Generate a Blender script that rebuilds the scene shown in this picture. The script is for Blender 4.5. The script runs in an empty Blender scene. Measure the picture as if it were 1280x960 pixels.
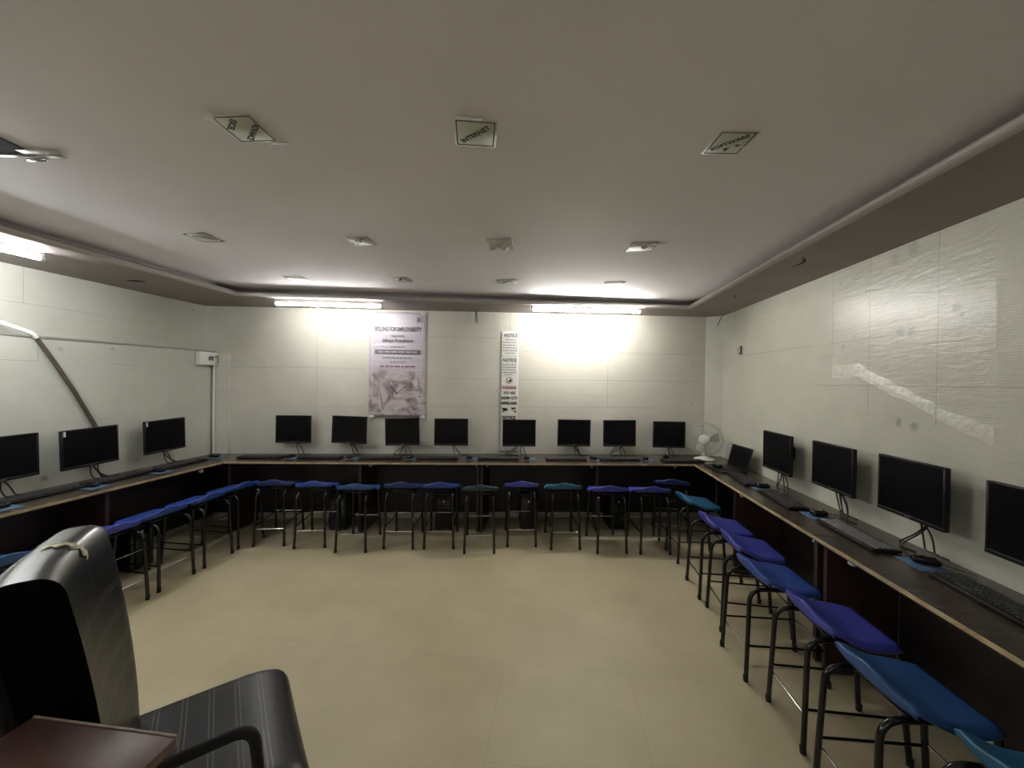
import bpy, bmesh, math, random
from mathutils import Vector, Matrix
random.seed(7)
S = bpy.context.scene
COL = S.collection
PI = math.pi

# ------------------------------------------------------------------ camera
def make_camera():
    y, p, r = (math.radians(a) for a in (6.65, 0.45, 0.77))
    f = Vector((-math.sin(y)*math.cos(p), math.cos(y)*math.cos(p), -math.sin(p)))
    r0 = Vector((math.cos(y), math.sin(y), 0)); u0 = r0.cross(f)
    R = math.cos(r)*r0 + math.sin(r)*u0; U = R.cross(f)
    cd = bpy.data.cameras.new('camera'); cd.sensor_width = 36; cd.lens = 13.5
    cd.clip_start = 0.02; cd.clip_end = 60
    o = bpy.data.objects.new('camera', cd); COL.objects.link(o)
    m = Matrix((R, U, -f)).transposed().to_4x4(); m.translation = Vector((0, 0, 1.6))
    o.matrix_world = m; S.camera = o
make_camera()

# ------------------------------------------------------------------ light and exposure
TUBE_POWER = 21.0          # emission strength of the tube lights
S.view_settings.view_transform = 'Standard'; S.view_settings.look = 'None'
S.view_settings.gamma = 1; S.view_settings.use_curve_mapping = False
S.view_settings.exposure = 2.5
S.cycles.use_denoising = True
S.cycles.max_bounces = 10; S.cycles.diffuse_bounces = 6
W = bpy.data.worlds.new('world'); S.world = W; W.use_nodes = True
W.node_tree.nodes['Background'].inputs[0].default_value = (0.5, 0.55, 0.6, 1)
W.node_tree.nodes['Background'].inputs[1].default_value = 0.05

# ------------------------------------------------------------------ materials
MATS = {}
def mat(name, col, rough=.5, metal=0, spec=.5, coat=0, noise=0, nscale=8, bump=0, bscale=60, emit=None, estr=0, trans=0, stretch=None):
    if name in MATS: return MATS[name]
    m = bpy.data.materials.new(name); m.use_nodes = True; nt = m.node_tree; N = nt.nodes; L = nt.links
    b = N['Principled BSDF']
    b.inputs['Base Color'].default_value = (*col, 1); b.inputs['Roughness'].default_value = rough
    b.inputs['Metallic'].default_value = metal; b.inputs['Specular IOR Level'].default_value = spec
    b.inputs['Coat Weight'].default_value = coat
    b.inputs['Transmission Weight'].default_value = trans
    if emit: b.inputs['Emission Color'].default_value = (*emit, 1); b.inputs['Emission Strength'].default_value = estr
    tc = N.new('ShaderNodeTexCoord')
    src = tc.outputs['Object']
    if stretch:
        mp = N.new('ShaderNodeMapping'); mp.inputs['Scale'].default_value = stretch
        L.new(src, mp.inputs[0]); src = mp.outputs[0]
    if noise:
        n = N.new('ShaderNodeTexNoise'); n.inputs['Scale'].default_value = nscale; n.inputs['Detail'].default_value = 5
        L.new(src, n.inputs['Vector'])
        r = N.new('ShaderNodeValToRGB')
        r.color_ramp.elements[0].position = .3; r.color_ramp.elements[1].position = .72
        r.color_ramp.elements[0].color = (*[c*(1-noise) for c in col], 1)
        r.color_ramp.elements[1].color = (*[min(1, c*(1+noise*.6)) for c in col], 1)
        L.new(n.outputs[0], r.inputs[0]); L.new(r.outputs[0], b.inputs['Base Color'])
    if bump:
        n2 = N.new('ShaderNodeTexNoise'); n2.inputs['Scale'].default_value = bscale; n2.inputs['Detail'].default_value = 4
        L.new(src, n2.inputs['Vector'])
        bp = N.new('ShaderNodeBump'); bp.inputs['Strength'].default_value = bump; bp.inputs['Distance'].default_value = .01
        L.new(n2.outputs[0], bp.inputs['Height']); L.new(bp.outputs[0], b.inputs['Normal'])
    MATS[name] = m
    return m

def mth(nt, op, a, b=None, c=None):
    n = nt.nodes.new('ShaderNodeMath'); n.operation = op
    for i, v in enumerate((a, b, c)):
        if v is None: continue
        if isinstance(v, (int, float)): n.inputs[i].default_value = v
        else: nt.links.new(v, n.inputs[i])
    return n.outputs[0]

def lined(nt, u, v, segs, w=.004):
    """mask of thin seams: each seg is ('v', u0, v0, v1) or ('h', v0, u0, u1)"""
    tot = None
    for k, a, b0, b1 in segs:
        p, q = (u, v) if k == 'v' else (v, u)
        d = mth(nt, 'LESS_THAN', mth(nt, 'ABSOLUTE', mth(nt, 'SUBTRACT', p, a)), w)
        e = mth(nt, 'LESS_THAN', mth(nt, 'ABSOLUTE', mth(nt, 'SUBTRACT', q, (b0+b1)/2)), abs(b1-b0)/2)
        s = mth(nt, 'MULTIPLY', d, e)
        tot = s if tot is None else mth(nt, 'MAXIMUM', tot, s)
    return tot

def wall_mat(name, col, segs, stains=(), axis='Y', glossy=None, rough=.42, spec=.5):
    """ribbed plastic wall lining: sheet seams, dirty marks, soft gloss"""
    m = bpy.data.materials.new(name); m.use_nodes = True; nt = m.node_tree; N = nt.nodes; L = nt.links
    b = N['Principled BSDF']
    tc = N.new('ShaderNodeTexCoord'); sp = N.new('ShaderNodeSeparateXYZ'); L.new(tc.outputs['Object'], sp.inputs[0])
    u, v = sp.outputs[axis], sp.outputs['Z']
    n = N.new('ShaderNodeTexNoise'); n.inputs['Scale'].default_value = 1.3; n.inputs['Detail'].default_value = 8; n.inputs['Roughness'].default_value = .65
    L.new(tc.outputs['Object'], n.inputs['Vector'])
    r = N.new('ShaderNodeValToRGB'); r.color_ramp.elements[0].position = .3; r.color_ramp.elements[1].position = .7
    r.color_ramp.elements[0].color = (*[c*.88 for c in col], 1); r.color_ramp.elements[1].color = (*[min(1, c*1.05) for c in col], 1)
    L.new(n.outputs[0], r.inputs[0]); c = r.outputs[0]
    # faint stripes along the ribs
    mp = N.new('ShaderNodeMapping'); mp.inputs['Scale'].default_value = (1.2, 1.2, 60); L.new(tc.outputs['Object'], mp.inputs[0])
    st = N.new('ShaderNodeTexNoise'); st.inputs['Scale'].default_value = 1; st.inputs['Detail'].default_value = 3; L.new(mp.outputs[0], st.inputs['Vector'])
    def mixc(fac, c0, c1, mode='MIX'):
        x = N.new('ShaderNodeMix'); x.data_type = 'RGBA'; x.blend_type = mode
        if isinstance(fac, (int, float)): x.inputs[0].default_value = fac
        else: L.new(fac, x.inputs[0])
        L.new(c0, x.inputs[6])
        if isinstance(c1, tuple): x.inputs[7].default_value = (*c1, 1)
        else: L.new(c1, x.inputs[7])
        return x.outputs[2]
    c = mixc(mth(nt, 'MULTIPLY', mth(nt, 'GREATER_THAN', st.outputs[0], .62), .12), c, (col[0]*.6, col[1]*.6, col[2]*.58))
    if segs:
        c = mixc(mth(nt, 'MULTIPLY', lined(nt, u, v, segs, .0025), .4), c, (.12, .12, .10))
    for (su, sv, sr, k) in stains:
        du = mth(nt, 'SUBTRACT', u, su); dv = mth(nt, 'SUBTRACT', v, sv)
        d = mth(nt, 'SQRT', mth(nt, 'ADD', mth(nt, 'MULTIPLY', du, du), mth(nt, 'MULTIPLY', dv, dv)))
        n3 = N.new('ShaderNodeTexNoise'); n3.inputs['Scale'].default_value = 45; L.new(tc.outputs['Object'], n3.inputs['Vector'])
        d = mth(nt, 'ADD', d, mth(nt, 'MULTIPLY', mth(nt, 'SUBTRACT', n3.outputs[0], .5), sr*1.2))
        k2 = N.new('ShaderNodeMapRange'); k2.inputs[1].default_value = sr; k2.inputs[2].default_value = sr*.3
        k2.inputs[3].default_value = 0; k2.inputs[4].default_value = k; L.new(d, k2.inputs[0])
        c = mixc(k2.outputs[0], c, (.16, .15, .11))
    L.new(c, b.inputs['Base Color'])
    b.inputs['Specular IOR Level'].default_value = spec
    # ribs and soft creases
    w = mth(nt, 'SINE', mth(nt, 'MULTIPLY', v, 520))
    hgt = mth(nt, 'ADD', mth(nt, 'MULTIPLY', w, .022), mth(nt, 'MULTIPLY', n.outputs[0], 1.2))
    if glossy:
        g0, g1 = glossy       # u range of the loose shiny film
        nn = N.new('ShaderNodeTexNoise'); nn.inputs['Scale'].default_value = 5; nn.inputs['Detail'].default_value = 6
        L.new(tc.outputs['Object'], nn.inputs['Vector'])
        edge = mth(nt, 'ADD', v, mth(nt, 'MULTIPLY', mth(nt, 'SUBTRACT', nn.outputs[0], .5), .12))
        # lower border of the film runs diagonally
        lim = mth(nt, 'ADD', mth(nt, 'MULTIPLY', u, .42), .54)
        lim = mth(nt, 'MINIMUM', lim, 1.69)
        above = mth(nt, 'GREATER_THAN', edge, lim)
        ins = mth(nt, 'LESS_THAN', mth(nt, 'ABSOLUTE', mth(nt, 'SUBTRACT', u, (g0+g1)/2)), (g1-g0)/2)
        film = mth(nt, 'MULTIPLY', above, ins)
        nc = N.new('ShaderNodeTexNoise'); nc.inputs['Scale'].default_value = 14; nc.inputs['Detail'].default_value = 6; nc.inputs['Distortion'].default_value = 1
        mp2 = N.new('ShaderNodeMapping'); mp2.inputs['Scale'].default_value = (1, .35, 1.6); L.new(tc.outputs['Object'], mp2.inputs[0]); L.new(mp2.outputs[0], nc.inputs['Vector'])
        hgt = mth(nt, 'ADD', hgt, mth(nt, 'MULTIPLY', mth(nt, 'MULTIPLY', nc.outputs[0], film), .6))
        rr = mth(nt, 'SUBTRACT', rough, mth(nt, 'MULTIPLY', film, .1))
        L.new(rr, b.inputs['Roughness'])
        hm = mth(nt, 'MULTIPLY', ins, mth(nt, 'LESS_THAN', mth(nt, 'ABSOLUTE', mth(nt, 'SUBTRACT', mth(nt, 'SUBTRACT', edge, lim), .01)), .04))
        L.new(mth(nt, 'ADD', mth(nt, 'MULTIPLY', film, .25), mth(nt, 'MULTIPLY', hm, .7)), b.inputs['Coat Weight']); b.inputs['Coat Roughness'].default_value = .25
        # the film's loose lower hem is a fold that tilts up to the lamps
        hem = mth(nt, 'LESS_THAN', mth(nt, 'ABSOLUTE', mth(nt, 'SUBTRACT', edge, mth(nt, 'ADD', lim, .02))), .03)
        ramp = N.new('ShaderNodeMapRange'); ramp.inputs[1].default_value = -.03; ramp.inputs[2].default_value = .05
        ramp.inputs[3].default_value = 0; ramp.inputs[4].default_value = -3.6
        L.new(mth(nt, 'SUBTRACT', edge, lim), ramp.inputs[0])
        hgt = mth(nt, 'ADD', hgt, mth(nt, 'MULTIPLY', ramp.outputs[0], ins))
    else:
        b.inputs['Roughness'].default_value = rough
    bp = N.new('ShaderNodeBump'); bp.inputs['Strength'].default_value = .35; bp.inputs['Distance'].default_value = .012
    L.new(hgt, bp.inputs['Height']); L.new(bp.outputs[0], b.inputs['Normal'])
    return m

def floor_mat():
    m = bpy.data.materials.new('vinyl_floor'); m.use_nodes = True; nt = m.node_tree; N = nt.nodes; L = nt.links
    b = N['Principled BSDF']; tc = N.new('ShaderNodeTexCoord')
    sp = N.new('ShaderNodeSeparateXYZ'); L.new(tc.outputs['Object'], sp.inputs[0])
    n = N.new('ShaderNodeTexNoise'); n.inputs['Scale'].default_value = 2.2; n.inputs['Detail'].default_value = 8; L.new(tc.outputs['Object'], n.inputs['Vector'])
    r = N.new('ShaderNodeValToRGB'); r.color_ramp.elements[0].position = .3; r.color_ramp.elements[1].position = .72
    r.color_ramp.elements[0].color = (.45, .39, .245, 1); r.color_ramp.elements[1].color = (.55, .485, .315, 1)
    L.new(n.outputs[0], r.inputs[0])
    seg = lined(nt, sp.outputs['X'], sp.outputs['Y'], [('v', -.277, -2, 2.16), ('h', 2.16, -4, 2), ('v', -1.6, -2, 2.16), ('v', .42, -2, 2.16), ('h', 1.58, -.27, 2)], .003)
    x = N.new('ShaderNodeMix'); x.data_type = 'RGBA'; L.new(mth(nt, 'MULTIPLY', seg, .14), x.inputs[0]); L.new(r.outputs[0], x.inputs[6]); x.inputs[7].default_value = (.14, .12, .07, 1)
    L.new(x.outputs[2], b.inputs['Base Color'])
    n2 = N.new('ShaderNodeTexNoise'); n2.inputs['Scale'].default_value = 6; n2.inputs['Detail'].default_value = 6; L.new(tc.outputs['Object'], n2.inputs['Vector'])
    mr = N.new('ShaderNodeMapRange'); mr.inputs[3].default_value = .38; mr.inputs[4].default_value = .6; L.new(n2.outputs[0], mr.inputs[0]); L.new(mr.outputs[0], b.inputs['Roughness'])
    bp = N.new('ShaderNodeBump'); bp.inputs['Strength'].default_value = .12; bp.inputs['Distance'].default_value = .01; L.new(n2.outputs[0], bp.inputs['Height']); L.new(bp.outputs[0], b.inputs['Normal'])
    return m

def stitched_mat(name, axis, lines, side=None):
    """black leatherette with pairs of lighter stitching across it"""
    m = bpy.data.materials.new(name); m.use_nodes = True; nt = m.node_tree; N = nt.nodes; L = nt.links
    b = N['Principled BSDF']; tc = N.new('ShaderNodeTexCoord'); sp = N.new('ShaderNodeSeparateXYZ'); L.new(tc.outputs['Object'], sp.inputs[0])
    tot = None
    for a in lines:
        for d in (-.006, .006):
            s = mth(nt, 'LESS_THAN', mth(nt, 'ABSOLUTE', mth(nt, 'SUBTRACT', sp.outputs[axis], a+d)), .0018)
            tot = s if tot is None else mth(nt, 'MAXIMUM', tot, s)
    x = N.new('ShaderNodeMix'); x.data_type = 'RGBA'; L.new(tot, x.inputs[0]); x.inputs[6].default_value = (.009, .009, .010, 1); x.inputs[7].default_value = (.085, .085, .08, 1)
    col = x.outputs[2]
    if side is not None:       # black cloth side panel next to the leatherette front
        mk = mth(nt, 'LESS_THAN', sp.outputs['Y'], side)
        y2 = N.new('ShaderNodeMix'); y2.data_type = 'RGBA'; L.new(mk, y2.inputs[0]); L.new(col, y2.inputs[6]); y2.inputs[7].default_value = (.003, .003, .003, 1); col = y2.outputs[2]
        L.new(mth(nt, 'ADD', mth(nt, 'MULTIPLY', mk, .5), .38), b.inputs['Roughness'])
        # clear plastic wrapping left on the top
        L.new(mth(nt, 'MULTIPLY', mth(nt, 'GREATER_THAN', sp.outputs['Z'], 1.06), mth(nt, 'SUBTRACT', 1, mk)), b.inputs['Coat Weight']); b.inputs['Coat Roughness'].default_value = .2
        L.new(mth(nt, 'MULTIPLY', mth(nt, 'SUBTRACT', 1, mk), .38), b.inputs['Specular IOR Level'])
    else: b.inputs['Roughness'].default_value = .38
    L.new(col, b.inputs['Base Color'])
    n = N.new('ShaderNodeTexNoise'); n.inputs['Scale'].default_value = 130; L.new(tc.outputs['Object'], n.inputs['Vector'])
    n2 = N.new('ShaderNodeTexNoise'); n2.inputs['Scale'].default_value = 7; n2.inputs['Detail'].default_value = 3; L.new(tc.outputs['Object'], n2.inputs['Vector'])
    h = mth(nt, 'ADD', mth(nt, 'MULTIPLY', n.outputs[0], .12), mth(nt, 'ADD', mth(nt, 'MULTIPLY', n2.outputs[0], 1.2), mth(nt, 'MULTIPLY', tot, -.6)))
    bp = N.new('ShaderNodeBump'); bp.inputs['Strength'].default_value = .4; bp.inputs['Distance'].default_value = .008; L.new(h, bp.inputs['Height']); L.new(bp.outputs[0], b.inputs['Normal'])
    return m

WALLC = (.64, .635, .54)
M = dict(
    ceil=mat('ceiling_paint', (.80, .765, .785), .75, noise=.05, nscale=1.5, bump=.15, bscale=3),
    soffit=mat('brown_ceiling_border_paint', (.26, .215, .20), .6, noise=.12, nscale=2.5, bump=.2, bscale=12),
    lip=mat('pale_cornice_paint', (.46, .42, .39), .55, noise=.06, nscale=4),
    recess=mat('recess_shade', (.30, .28, .27), .8),  # recess face coloured dark for the shade above the lip
    desk=mat('dark_walnut_laminate', (.070, .052, .038), .24, noise=.45, nscale=7, stretch=(1, 8, 1), bump=.05, bscale=20),
    edge=mat('highlit_tan_edge_band', (.52, .40, .23), .4, noise=.3, nscale=14),  # tan band, colour raised to carry the bright highlight along it
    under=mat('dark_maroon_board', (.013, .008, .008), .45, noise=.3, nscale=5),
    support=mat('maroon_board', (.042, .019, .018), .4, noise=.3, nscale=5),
    black=mat('black_plastic', (.007, .007, .008), .42, spec=.35),
    softblack=mat('matte_black_plastic', (.010, .010, .011), .6, spec=.3),
    screen=mat('black_screen', (.003, .003, .004), .3, spec=.25),
    glossb=mat('glossy_black_plastic', (.008, .008, .010), .12),
    keys=mat('dark_key_plastic', (.020, .020, .021), .4),
    keyglow=mat('lit_grey_keys', (.20, .20, .20), .28),  # key plastic made lighter to stand for lamplight on the keys
    tube_metal=mat('black_enamelled_steel', (.005, .005, .006), .2, spec=.6),
    chrome=mat('worn_bright_steel', (.55, .55, .53), .2, metal=1),
    rubber=mat('black_rubber', (.015, .014, .014), .8),
    pad=mat('blue_foam_mat', (.07, .15, .26), .7, noise=.2, nscale=30),
    white=mat('white_plastic', (.78, .78, .76), .35),
    fanwhite=mat('cream_white_plastic', (.74, .74, .68), .3),
    wire=mat('pale_coated_wire', (.62, .62, .56), .35),
    blade=mat('pale_plastic_blade', (.50, .50, .45), .3),
    cable=mat('black_cable', (.014, .014, .014), .5),
    wcable=mat('white_cable', (.72, .71, .66), .45),
    brown=mat('dark_brown_trunking', (.10, .075, .06), .55, noise=.3, nscale=12),
    lamp_body=mat('lamp_batten_white', (.8, .8, .8), .4),
    emit=mat('tube_light_glow', (1, 1, 1), .5, emit=(1.0, .985, .96), estr=TUBE_POWER*.6),
    emit_cool=mat('cool_tube_light_glow', (1, 1, 1), .5, emit=(.95, .98, 1.0), estr=TUBE_POWER*1.35),
    emit_fill=mat('fill_tube_light_glow', (1, 1, 1), .5, emit=(.97, .98, 1.0), estr=TUBE_POWER*.35),
    emit_strong=mat('strong_tube_light_glow', (1, 1, 1), .5, emit=(1.0, .985, .94), estr=TUBE_POWER*1.15),
    paper=mat('sticker_paper', (.55, .56, .47), .5, noise=.06, nscale=20),
    film=mat('creased_pale_film', (.66, .65, .60), .45, noise=.1, nscale=20, bump=.6, bscale=30),
    ink=mat('black_ink', (.02, .018, .016), .6),
    redink=mat('red_ink', (.42, .10, .09), .6),
    grey=mat('grey_ink', (.16, .14, .16), .6),
    hole=mat('dark_hole', (.006, .005, .005), .9),
    grime=mat('dark_grime', (.05, .045, .04), .8),
    notice=mat('notice_paper', (.74, .75, .70), .5, noise=.05, nscale=8),
    wood=mat('reddish_brown_veneer', (.115, .055, .045), .38, noise=.4, nscale=5, stretch=(1, 6, 1)),
    woodedge=mat('pale_board_edge', (.34, .27, .21), .5, noise=.3, nscale=40),
    tape=mat('yellowed_clear_tape', (.50, .46, .31), .3, bump=.5, bscale=40),
)
SEATC = dict(
    violet=mat('violet_blue_plastic', (.050, .060, .36), .38, noise=.1, nscale=6),
    blue=mat('royal_blue_plastic', (.030, .075, .33), .38, noise=.1, nscale=6),
    navy=mat('navy_blue_plastic', (.020, .040, .17), .38, noise=.1, nscale=6),
    teal=mat('teal_blue_plastic', (.022, .115, .22), .38, noise=.1, nscale=6),
    steel=mat('steel_blue_plastic', (.022, .080, .235), .38, noise=.1, nscale=6),
    dark=mat('dark_slate_teal_plastic', (.016, .050, .065), .38, noise=.1, nscale=6),
)

# ------------------------------------------------------------------ mesh helpers
class MB:
    def __init__(s): s.v = []; s.f = []; s.sm = []
    def add(s, vs, fs, smooth=False, mtx=None):
        b = len(s.v)
        s.v += [(mtx @ Vector(v))[:] if mtx else tuple(v) for v in vs]
        s.f += [tuple(b+i for i in f) for f in fs]; s.sm += [smooth]*len(fs)
        return s
    def box(s, lo, hi, mtx=None):
        x0, y0, z0 = lo; x1, y1, z1 = hi
        vs = [(x0,y0,z0),(x1,y0,z0),(x1,y1,z0),(x0,y1,z0),(x0,y0,z1),(x1,y0,z1),(x1,y1,z1),(x0,y1,z1)]
        return s.add(vs, [(0,3,2,1),(4,5,6,7),(0,1,5,4),(1,2,6,5),(2,3,7,6),(3,0,4,7)], False, mtx)
    def bbox(s, lo, hi, r=.003, n=2, mtx=None):
        """bevelled box"""
        bm = bmesh.new(); bmesh.ops.create_cube(bm, size=1)
        for v in bm.verts:
            v.co = Vector([lo[i]+(v.co[i]+.5)*(hi[i]-lo[i]) for i in range(3)])
        bmesh.ops.bevel(bm, geom=bm.edges[:], offset=r, segments=n, affect='EDGES', profile=.5)
        bm.verts.index_update()
        s.add([v.co[:] for v in bm.verts], [[v.index for v in f.verts] for f in bm.faces], True, mtx); bm.free()
        return s
    def prism(s, poly, z0, z1, mtx=None):
        n = len(poly); a = sum(poly[i][0]*poly[(i+1) % n][1]-poly[(i+1) % n][0]*poly[i][1] for i in range(n))
        if a < 0: poly = poly[::-1]
        vs = [(x, y, z0) for x, y in poly]+[(x, y, z1) for x, y in poly]
        fs = [tuple(range(n))[::-1], tuple(range(n, 2*n))]+[(i, (i+1) % n, n+(i+1) % n, n+i) for i in range(n)]
        return s.add(vs, fs, False, mtx)
    def tube(s, pts, r, seg=10, cap=True, mtx=None):
        pts = [Vector(p) for p in pts]; n = len(pts); vs = []; fs = []
        rr = r if isinstance(r, (list, tuple)) else [r]*n
        t0 = (pts[1]-pts[0]).normalized(); nrm = t0.orthogonal().normalized()
        for i, p in enumerate(pts):
            t = ((pts[min(i+1, n-1)]-pts[max(i-1, 0)])).normalized()
            nrm = (nrm-t*nrm.dot(t)); nrm = nrm.normalized() if nrm.length > 1e-6 else t.orthogonal().normalized()
            bn = t.cross(nrm)
            for k in range(seg):
                a = 2*PI*k/seg; vs.append((p+(nrm*math.cos(a)+bn*math.sin(a))*rr[i])[:])
        for i in range(n-1):
            for k in range(seg):
                fs.append((i*seg+k, i*seg+(k+1) % seg, (i+1)*seg+(k+1) % seg, (i+1)*seg+k))
        s.add(vs, fs, True, mtx)
        if cap:
            s.add(vs[:seg], [tuple(range(seg))[::-1]], False, mtx); s.add(vs[-seg:], [tuple(range(seg))], False, mtx)
        return s
    def lathe(s, prof, seg=28, mtx=None):
        vs = []; fs = []; n = len(prof)
        for r, z in prof:
            for k in range(seg):
                a = 2*PI*k/seg; vs.append((max(r, 1e-5)*math.cos(a), max(r, 1e-5)*math.sin(a), z))
        for i in range(n-1):
            for k in range(seg):
                fs.append((i*seg+k, i*seg+(k+1) % seg, (i+1)*seg+(k+1) % seg, (i+1)*seg+k))
        return s.add(vs, fs, True, mtx)
    def ring(s, R, r, z=0, seg=40, k=6, mtx=None):
        vs = []; fs = []
        for i in range(seg):
            a = 2*PI*i/seg
            for j in range(k):
                b = 2*PI*j/k; q = R+r*math.cos(b); vs.append((q*math.cos(a), q*math.sin(a), z+r*math.sin(b)))
        for i in range(seg):
            for j in range(k):
                fs.append((i*k+j, ((i+1) % seg)*k+j, ((i+1) % seg)*k+(j+1) % k, i*k+(j+1) % k))
        return s.add(vs, fs, True, mtx)
    def round_box(s, hx, hy, hz, r, n=10, deform=None, mtx=None):
        bm = bmesh.new(); bmesh.ops.create_cube(bm, size=2)
        bmesh.ops.subdivide_edges(bm, edges=bm.edges[:], cuts=n, use_grid_fill=True)
        h = Vector((hx, hy, hz))
        for v in bm.verts:
            # crowd the cuts towards the rounded rim
            q = Vector([math.copysign(math.sin(abs(c)*PI/2)**.9, c) for c in v.co])
            p = Vector([q[i]*h[i] for i in range(3)])
            c = Vector([max(-(h[i]-r), min(h[i]-r, p[i])) for i in range(3)])
            d = p-c
            if d.length > 1e-9: p = c+d.normalized()*r
            v.co = deform(p) if deform else p
        bm.verts.index_update()
        s.add([v.co[:] for v in bm.verts], [[v.index for v in f.verts] for f in bm.faces], True, mtx); bm.free()
        return s
    def mesh(s, name, m):
        me = bpy.data.meshes.new(name); me.from_pydata(s.v, [], s.f)
        me.polygons.foreach_set('use_smooth', s.sm)
        me.materials.append(m); me.update()
        return me

def obj(name, mb, m, parent=None, loc=(0, 0, 0), rot=(0, 0, 0)):
    o = bpy.data.objects.new(name, mb if isinstance(mb, bpy.types.Mesh) else mb.mesh(name, m))
    COL.objects.link(o); o.parent = parent; o.location = loc; o.rotation_euler = rot
    return o
def thing(name, label, cat, loc=(0, 0, 0), rz=0, group=None, rot=None):
    o = bpy.data.objects.new(name, None); COL.objects.link(o); o.empty_display_size = .1
    o.location = loc; o.rotation_euler = rot if rot else (0, 0, rz)
    return tag(o, label, cat, group)
def tag(o, label, cat, group=None):
    o['label'] = label; o['category'] = cat
    if group: o['group'] = group
    return o
def struct(name, mb, m):
    o = obj(name, mb, m); o['kind'] = 'structure'; return o
def dup(root, loc, rot=None, label=None, group=None, scale=None):
    r = root.copy(); COL.objects.link(r); r.location = loc
    if rot is not None: r.rotation_euler = rot
    if label: r['label'] = label
    if group: r['group'] = group
    if scale: r.scale = scale
    for ch in list(root.children):
        c = ch.copy(); COL.objects.link(c); c.parent = r
        for g in list(ch.children):
            d = g.copy(); COL.objects.link(d); d.parent = c
    return r
def fillet(pts, rad, n=6):
    pts = [Vector(p) for p in pts]; out = [pts[0]]
    for i in range(1, len(pts)-1):
        a, b, c = pts[i-1], pts[i], pts[i+1]
        d1 = (a-b).normalized(); d2 = (c-b).normalized(); r = min(rad, (a-b).length*.49, (c-b).length*.49)
        p0 = b+d1*r; p2 = b+d2*r
        for k in range(n+1):
            t = k/n; out.append(p0*(1-t)**2+b*2*t*(1-t)+p2*t*t)
    out.append(pts[-1]); return out
def sag(a, b, drop, n=10):
    a = Vector(a); b = Vector(b)
    return [a.lerp(b, k/n)-Vector((0, 0, drop*4*(k/n)*(1-k/n))) for k in range(n+1)]
def text_mb(lines, mb=None, depth=.0006):
    """lines: (string, x, y, size, angle, xscale); lies in the XY plane, centred on x"""
    mb = mb or MB()
    for (t, x, y, size, ang, xs) in lines:
        cu = bpy.data.curves.new('lettering', 'FONT'); cu.body = t; cu.size = size; cu.align_x = 'CENTER'; cu.align_y = 'CENTER'
        cu.extrude = depth; cu.offset = size*.028; cu.resolution_u = 3
        o = bpy.data.objects.new('lettering', cu); COL.objects.link(o)
        bpy.context.view_layer.update()
        me = bpy.data.meshes.new_from_object(o.evaluated_get(bpy.context.evaluated_depsgraph_get()))
        mt = Matrix.Translation((x, y, 0)) @ Matrix.Rotation(ang, 4, 'Z') @ Matrix.Scale(xs, 4, (1, 0, 0))
        mb.add([v.co[:] for v in me.vertices], [tuple(p.vertices) for p in me.polygons], False, mt)
        bpy.data.objects.remove(o); bpy.data.curves.remove(cu); bpy.data.meshes.remove(me)
    return mb

# ------------------------------------------------------------------ room shell
BL = Vector((-3.95, 3.90)); BR = Vector((1.94, 4.88)); PHI = math.atan2(BR.y-BL.y, BR.x-BL.x)
YB = -1.8
def bw(x, off=0, z=0):
    """point in front of the back wall at plan x, off metres towards the room"""
    t = (x-BL.x)/(BR.x-BL.x); y = BL.y+t*(BR.y-BL.y)
    return Vector((x+off*math.sin(PHI), y-off*math.cos(PHI), z))
SOF, CEI = 2.40, 2.485
struct('floor', MB().prism([(-4.3, YB-.2), (2.2, YB-.2), (2.2, 5.2), (-4.3, 5.2)], -.1, 0), floor_mat())
struct('ceiling', MB().prism([(-4.3, YB-.2), (2.2, YB-.2), (2.2, 5.2), (-4.3, 5.2)], CEI, CEI+.1), M['ceil'])
# walls
right_m = wall_mat('right_wall_lining', WALLC,
    [('v', 2.975, 1.88, 2.42), ('v', 2.65, 1.45, 2.42), ('v', 2.215, 1.40, 2.42), ('h', 1.60, -1, 3.14), ('h', 1.895, 2.0, 3.0), ('h', 2.19, 2.2, 3.0), ('h', 1.9, 3.2, 4.3)],
    [(2.43, 1.905, .035, .6), (2.36, 1.90, .035, .6), (2.43, 1.394, .03, .5), (2.333, 1.382, .035, .5), (2.126, 1.987, .03, .4), (2.098, 1.955, .015, .5), (2.47, 2.34, .045, .3), (2.36, 2.36, .045, .35),
     (2.9, 2.3, .02, .4), (2.87, 1.87, .02, .5), (2.2, 1.0, .06, .35), (3.9, 1.9, .012, .4), (3.8, 1.9, .012, .4), (4.32, 1.55, .012, .4)], 'Y', (1.95, 2.97))
struct('wall_right', MB().prism([(1.94, YB), (2.06, YB), (2.06, 4.95), (1.94, 4.88)], 0, CEI), right_m)
left_m = wall_mat('left_wall_lining', (.60, .60, .52), [('h', 2.13, -1, 2.9), ('v', 2.42, 2.13, 2.4)], [(3.75, 2.33, .015, .7)], 'Y')
struct('wall_left', MB().prism([(-3.95, YB), (-4.07, YB), (-4.07, 3.95), (-3.95, 3.90)], 0, CEI), left_m)
leftlow_m = wall_mat('left_lower_lining', (.60, .605, .53), [('h', 1.70, 2.0, 2.42), ('v', 2.42, 1.70, 1.89), ('h', 1.7, 2.9, 3.1)], [(2.55, 1.80, .02, .4), (2.9, 1.83, .02, .5), (2.62, 1.08, .03, .5), (2.46, .82, .03, .6), (2.74, .86, .05, .4), (3.1, .83, .02, .5), (3.05, 1.08, .012, .3)], 'Y')
mb = MB().prism([(-3.949, YB), (-3.82, YB), (-3.82, 3.90), (-3.949, 3.88)], 0, 1.875)
struct('trim_1', mb, leftlow_m)
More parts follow.
